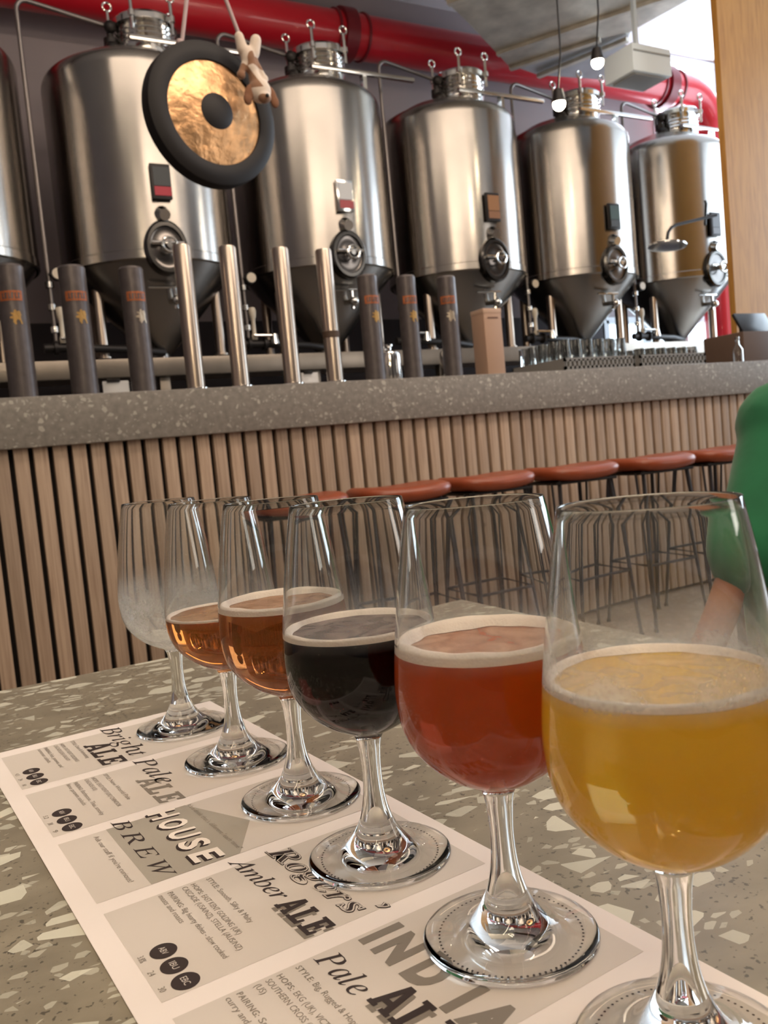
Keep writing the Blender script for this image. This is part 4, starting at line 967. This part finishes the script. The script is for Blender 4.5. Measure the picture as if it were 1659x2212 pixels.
# row 4
t = MT+3*RP
letter('heading', 'b_', "Rogers'", .2622, .0825, .0755, .0150, INK, P_[3], track=16, rise=.03, bold=9, capref=340)
letter('heading_inline', 'b_', "Rogers'", .2622, .0825, .0755, .0150, PANEL, P_[3], z=ZT2, track=16, rise=.03, bold=3, capref=340)
letter('heading_core', 'b_', "Rogers'", .2622, .0825, .0755, .0150, INK, P_[3], z=ZT2+.0001, track=16, rise=.03, bold=-7, capref=340)
letter('heading', 'i_', 'Amber', .2595, .0655, .0435, .0118, INK, P_[3], track=10, rise=.04, capref=335)
slab('ale_heading', 'ALE', .3062, .0645, .0285, .0118, INKG, P_[3], slant=.12, dx=.0007, dy=-.0010)
slab('ale_heading', 'ALE', .3056, .0652, .0285, .0118, INK, P_[3], z=ZT2, slant=.12)
small(P_[3], t, [('STYLE:', 'Smooth, Silky & Malty', .0330), ('HOPS:', 'EAST KENT GOLDING (UK)', .0375), ('', 'CASCADE (USA/NZ), STELLA (AUS/NZ)', .0600), ('PAIRING:', 'Big hearty dishes - slow cooked', .0440), ('', 'meats and roasts', .0270)])
badges(P_[3], t, ('3.8%', '24', '30'))
# row 5
t = MT+4*RP
for ch, tx, w in (('I', .3492, .0040), ('N', .3572, .0130), ('D', .3755, .0130), ('I', .3985, .0040), ('A', .4060, .0150)):
    write('heading', ch, tx, .0795, w, .0165, INKG, P_[4], bold=.06)
letter('heading', 'i_', 'Pale', .3494, .0600, .0270, .0130, INK, P_[4], track=16, capref=335)
slab('ale_heading', 'ALE', .3815, .0625, .0350, .0150, INKG, P_[4], dx=.0012, dy=-.0018)
slab('ale_heading', 'ALE', .3805, .0625, .0350, .0150, INK, P_[4], z=ZT2)
small(P_[4], t, [('STYLE:', 'Big, Rugged & Hoppy', .0300), ('HOPS:', 'EKG (UK), VICTORIA (AUS)', .0380), ('', 'SOUTHERN CROSS (NZ), CASCADE', .0520), ('', '(US)', .006), ('', '', .01)], s0=(.0540, .0468, .0425, .0385, .02))
small(P_[4], t, [('PAIRING:', 'Spicy chicken', .030), ('', 'curry and rich meats', .036)], s0=(.0320, .0280))
# ------------------------------------------------------------------ tasting glasses
OUT = [(.0240, .1545), (.0262, .143), (.0281, .1315), (.0301, .118), (.0316, .106), (.0326, .095), (.0326, .088), (.0316, .0795), (.0290, .0725), (.0245, .0665), (.0185, .0612), (.0120, .0574), (.0075, .0553)]
JO = (.0058, .0530)
STEM = [(.0058, .0530), (.0049, .049), (.0043, .042), (.0042, .036), (.0046, .029), (.0056, .0225), (.0070, .0175)]
FOOT = [(.0070, .0175), (.0090, .0130), (.0118, .0088), (.0152, .0055), (.0195, .0036), (.0250, .0026), (.0298, .0019), (.0308, .0014), (.0310, .0009), (.0306, .0003), (.026, .0003), (.012, .0005), (0, .0006)]
def smooth_prof(p, n=3):
    # Catmull-Rom through the profile points
    out = []
    for i in range(len(p)-1):
        p0 = p[max(i-1, 0)]; p1 = p[i]; p2 = p[i+1]; p3 = p[min(i+2, len(p)-1)]
        for k in range(n):
            t = k/n
            out.append(tuple(.5*((2*p1[a])+(-p0[a]+p2[a])*t+(2*p0[a]-5*p1[a]+4*p2[a]-p3[a])*t*t+(-p0[a]+3*p1[a]-3*p2[a]+p3[a])*t**3) for a in (0, 1)))
    out.append(p[-1]); return out
def inner_r(z):
    for (r1, z1), (r2, z2) in zip(INN, INN[1:]):
        if z2 <= z <= z1: return r2+(r1-r2)*(z-z2)/(z1-z2) if z1 > z2 else r1
    return 0
INN = [(max(0, r-.0007), z) for r, z in OUT[:8]]+[(.0284, .0735), (.0238, .0676), (.0175, .0625), (.0100, .0596), (.005, .0586), (0, .0583)]
INN = smooth_prof(INN, 3)
def tasting_glass(k, label, level, beer, foam, haze, hazelevel, ftop=None):
    x, y = GL[k]
    t = thing('tasting_glass', label, 'glass', (x, y, .0010), (0, 0, .3*k), 'stemmed tasting glasses on the sheet')
    gm = glass_material('glass_wall_%d' % k, hazelevel, haze, low=level if beer else 0)
    out = smooth_prof(OUT+[JO], 3)
    lip = [(.02385, .1550), (.02345, .1549)]
    dry = [(r, z) for r, z in INN if not beer or z > level+.0002]
    if beer: dry.append((inner_r(level), level))
    prof = list(reversed(out))+lip+dry
    obj('bowl', latheb(prof, 112), gm, t, smooth=80)
    obj('stem', latheb(smooth_prof(STEM, 4), 64), PLAINGLASS, t, smooth=80)
    obj('foot', latheb(smooth_prof(FOOT[:9], 4)+FOOT[9:], 112), PLAINGLASS, t, smooth=60)
    if beer:
        bp = [(0, level)]+[(inner_r(level)*f, level) for f in (.5, .9)]
        bp += [(inner_r(level), level)]
        zs = [z for r, z in INN if z < level-.0005]
        for r, z in INN:
            if z < level-.0005: bp.append((r, z))
        bb = latheb(bp, 112)
        for f in bb.faces: f.material_index = 0 if abs(f.calc_center_median().z-level) < 1e-5 else 1
        b = obj('beer', bb, beer, t, smooth=50)
        # foam: a wet collar against the wall and, where the beer has one, a thin head across the top
        h, wdt, filmm, filmcov = foam
        R = inner_r(level+h)
        bm = bmesh.new(); n = 96; rings = []
        rnd = random.Random(k); ph = [rnd.uniform(0, 6.28) for _ in range(6)]
        wob = lambda a: 1+.25*math.sin(3*a+ph[0])+.18*math.sin(7*a+ph[1])+.10*math.sin(13*a+ph[2])
        prof2 = [(0, 0), (0, .55), (.12, .95), (.3, 1.0), (.62, .62), (1.0, .10)]
        for f, g in prof2:
            ring = []
            for i in range(n):
                a = 2*PI*i/n; ww = wdt*wob(a)
                rr_ = inner_r(min(.154, level+h*g+.0001))+.0002*(f == 0)-ww*f
                ring.append(bm.verts.new((rr_*math.cos(a), rr_*math.sin(a), level+.00015+h*g*(.8+.2*wob(a)))))
            rings.append(ring)
        for A, B in zip(rings, rings[1:]):
            for i in range(n): bm.faces.new((A[i], A[(i+1) % n], B[(i+1) % n], B[i]))
        for i in range(n):   # underside
            bm.faces.new((rings[-1][i], rings[-1][(i+1) % n], rings[0][(i+1) % n], rings[0][i]))
        fo = obj('foam', bm, FOAM, b, smooth=70)
        if filmm:
            bm = bmesh.new(); n = 64; nr = 10; V = []
            for q in range(nr+1):
                r_ = (inner_r(level)-wdt*.6)*q/nr
                V.append([bm.verts.new((r_*math.cos(2*PI*i/n), r_*math.sin(2*PI*i/n), level+.00035)) for i in range(n if q else 1)])
            for i in range(n): bm.faces.new((V[0][0], V[1][i], V[1][(i+1) % n]))
            for A, B in zip(V[1:], V[2:]):
                for i in range(n): bm.faces.new((A[i], A[(i+1) % n], B[(i+1) % n], B[i]))
            obj('foam_film', bm, filmm, fo, smooth=60)
    return t
def foam_material(name, c, lace=0.0):
    m, nt, N, L, P = newmat(name)
    P.inputs['Base Color'].default_value = (*c, 1); P.inputs['Roughness'].default_value = .6
    tc = N.new('ShaderNodeTexCoord'); v = N.new('ShaderNodeTexVoronoi'); v.inputs['Scale'].default_value = 900; L.new(tc.outputs['Object'], v.inputs['Vector'])
    b = N.new('ShaderNodeBump'); b.inputs['Strength'].default_value = .35; b.inputs['Distance'].default_value = .0006
    L.new(v.outputs['Distance'], b.inputs['Height']); L.new(b.outputs[0], P.inputs['Normal'])
    out = N['Material Output']
    tr = N.new('ShaderNodeBsdfTranslucent'); tr.inputs['Color'].default_value = (*c, 1)
    mx = N.new('ShaderNodeMixShader'); mx.inputs[0].default_value = .3; L.new(P.outputs[0], mx.inputs[1]); L.new(tr.outputs[0], mx.inputs[2])
    last = mx
    if lace:
        n = N.new('ShaderNodeTexNoise'); n.inputs['Scale'].default_value = 70; n.inputs['Detail'].default_value = 4; n.inputs['Distortion'].default_value = .8
        L.new(tc.outputs['Object'], n.inputs['Vector'])
        r = N.new('ShaderNodeMapRange'); r.inputs[1].default_value = lace; r.inputs[2].default_value = lace+.30; r.inputs[3].default_value = .35; r.inputs[4].default_value = .85
        L.new(n.outputs['Fac'], r.inputs[0])
        tp = N.new('ShaderNodeBsdfTransparent'); m2 = N.new('ShaderNodeMixShader')
        L.new(r.outputs[0], m2.inputs[0]); L.new(tp.outputs[0], m2.inputs[1]); L.new(mx.outputs[0], m2.inputs[2]); last = m2
    L.new(last.outputs[0], out.inputs[0]); return m
FOAM = foam_material('beer_foam', (.92, .82, .73))
FILM_PINK = foam_material('tan_film', (.58, .37, .24), lace=.30)
FILM_DARK = foam_material('reflection_film', (.34, .25, .22), lace=.36)  # reflection on the dark beer's surface put into the film colour
FILM_AMB = foam_material('amber_film', (.50, .31, .16), lace=.40)
FILM_YEL = foam_material('yellow_film', (.74, .55, .30), lace=.46)
B_AMB = beer_pair('clear_amber_beer', (.82, .50, .04), 62, .38, (.62, .26, .022))
B_AMB2 = beer_pair('clear_amber_beer_b', (.80, .46, .04), 54, .52, (.50, .18, .015))
B_DARK = beer_pair('dark_ruby_beer', (.42, .04, .04), 140, .3, (.010, .001, .003))
B_RED = beer_pair('hazy_red_brown_beer', (.74, .25, .05), 50, .86, (.62, .13, .018))
B_YEL = beer_pair('hazy_pale_beer', (.86, .68, .12), 22, .84, (.86, .56, .062))
tasting_glass(0, 'empty stemmed tasting glass farthest away, its bowl misted inside', .08, None, None, .30, .105)
tasting_glass(1, 'half drunk tasting glass of amber beer, second from the far end', .0884, B_AMB, (.0014, .0024, FILM_AMB, 0), .09, .116)
tasting_glass(2, 'tasting glass of clear amber beer with a white foam ring, beside the HOUSE BREW print', .1015, B_AMB2, (.0036, .0042, FILM_PINK, 0), .06, .112)
tasting_glass(3, 'tasting glass of almost black ruby beer', .1000, B_DARK, (.0028, .0030, FILM_DARK, 0), .12, .119)
tasting_glass(4, 'tasting glass of hazy red-brown beer with a thick uneven foam edge', .1050, B_RED, (.0042, .0054, FILM_PINK, 0), .14, .121)
tasting_glass(5, 'nearest tasting glass, hazy pale yellow beer, at the right edge', .1062, B_YEL, (.0024, .0028, FILM_YEL, 0), .36, .123)

# ------------------------------------------------------------------ person in green
SKIN = mat('skin', (.42, .17, .085), rough=.5); SKIN.node_tree.nodes['Principled BSDF'].inputs['Subsurface Weight'].default_value = .05
GREEN = mat('green_cotton', (.010, .155, .060), rough=.85, noise=.15, nscale=14, bump=.35, bscale=7, sheen=.2)
TROUS = mat('dark_brown_trousers', (.035, .020, .016), rough=.9)
HAIRM = mat('dark_hair', (.02, .012, .008), rough=.6)
PX, PY = 1.395, .96
SHX = .095
pe = thing('person', 'person in a green t-shirt seated at the right, arm hanging by the side', 'person', (PX, PY, -.75))
o = Vector((-PX+SHX, -PY, .75))
A = lambda *v: Vector(v)
sh = A(1.205, .955, .155); el = A(1.075, .925, -.075); wr = A(.985, .985, -.245)
sh2 = A(1.575, .955, .165); el2 = A(1.66, .98, -.085); wr2 = A(1.52, 1.16, -.145)
hipL = A(1.30, .95, -.235); hipR = A(1.49, .95, -.235); knL = A(1.60, 1.27, -.235); knR = A(1.74, 1.12, -.235)
anL = A(1.61, 1.29, -.67); anR = A(1.76, 1.13, -.67)
skin = [(sh, el, .045, .038), (el, wr, .038, .026), (sh2, el2, .045, .038), (el2, wr2, .038, .026),
        (sh, sh2, .06, .06), (A(1.40, .955, .12), A(1.40, .95, -.2), .12, .12), (A(1.40, .965, .18), A(1.40, .985, .29), .058, .054),
        (hipL, knL, .080, .060), (hipR, knR, .080, .060), (knL, anL, .055, .038), (knR, anR, .055, .038),
        ((1.43, 1.0, .375), (.078, .098, .112)), ((1.43, 1.045, .325), (.055, .060, .055)), ((1.43, 1.100, .365), (.013, .020, .024)),
        ((1.43, 1.085, .327), (.026, .014, .010)), ((1.348, 1.0, .365), (.012, .02, .032)), ((1.512, 1.0, .365), (.012, .02, .032)),
        ((1.402, 1.090, .388), (.018, .010, .008)), ((1.458, 1.090, .388), (.018, .010, .008))]
link_mesh('body', blob(skin, .011, 3), SKIN, pe, loc=o)
for w_, e_, s in ((wr, el, -1), (wr2, el2, 1)):
    d = (w_-e_).normalized(); dn = A(0, 0, 1); side = d.cross(dn).normalized()
    hp = [(w_-d*.02, w_+d*.015, .024, .024), (w_+d*.01+side*.018, w_+d*.075+side*.030, .016, .013), (w_+d*.01, w_+d*.08, .018, .013), (w_+d*.01-side*.018, w_+d*.075-side*.028, .016, .012)]
    for k, (off, ln) in enumerate(((.032, .068), (.011, .078), (-.010, .074), (-.030, .058))):
        b0 = w_+d*.078+side*off*.95; b1 = b0+d*ln*.5-dn*.008; b2 = b1+d*ln*.32-dn*.022; b3 = b2+d*ln*.10-dn*.018
        hp += [(b0, b1, .0092, .0085), (b1, b2, .0085, .0078), (b2, b3, .0078, .007)]
    th0 = w_+d*.022+side*.025*(-s); th1 = th0+d*.03+side*.028*(-s)-dn*.006; th2 = th1+d*.028+side*.008*(-s)-dn*.012
    hp += [(th0, th1, .012, .0105), (th1, th2, .0100, .0085)]
    h_ = link_mesh('hand', blob(hp, .0042, 3), SKIN, pe, loc=o)
shirt = [(sh+A(.01, 0, .0), el+A(.012, .0, .030), .072, .068), (sh2, el2+A(-.005, 0, .035), .072, .066), (sh, sh2, .078, .078),
         (A(1.40, .955, .13), A(1.40, .95, -.22), .145, .150), (A(1.345, .955, .10), A(1.32, .95, -.23), .115, .120), (A(1.455, .955, .10), A(1.47, .95, -.23), .115, .120),
         (A(1.40, .96, .17), A(1.40, .972, .225), .075, .066), (A(1.24, .93, -.20), A(1.22, .90, -.28), .05, .035)]
link_mesh('t_shirt', blob(shirt, .010, 3), GREEN, pe, loc=o)
tro = [(hipL, knL, .092, .074), (hipR, knR, .092, .074), (knL, anL+A(0, 0, .04), .070, .055), (knR, anR+A(0, 0, .04), .070, .055), (hipL, hipR, .098, .098)]
link_mesh('trousers', blob(tro, .012, 2), TROUS, pe, loc=o)
link_mesh('hair', blob([((1.43, .985, .405), (.088, .104, .098)), ((1.43, .955, .36), (.082, .075, .085))], .009, 3), HAIRM, pe, loc=o)
for an in (anL, anR):
    link_mesh('shoe', blob([(an+A(0, -.03, -.035), an+A(0, .14, -.045), .042, .034), (an, an+A(0, 0, -.03), .042, .042)], .009, 2), DARKM, pe, loc=o)
ch = thing('chair', 'dark chair under the person in green', 'chair', (1.40+SHX, .93, -.75))
obj('seat', boxb(0, .02, .397, .42, .42, .035, bev=.01), DARKM, ch)
for sx in (-1, 1):
    for sy in (-1, 1): obj('leg', boxb(.18*sx, .02+.18*sy, .190, .03, .03, .38, bev=.003), DARKM, ch)
obj('backrest', boxb(0, -.215, .60, .40, .022, .30, bev=.008), mat('dark_chair_back', (.05, .025, .018), rough=.5), ch)
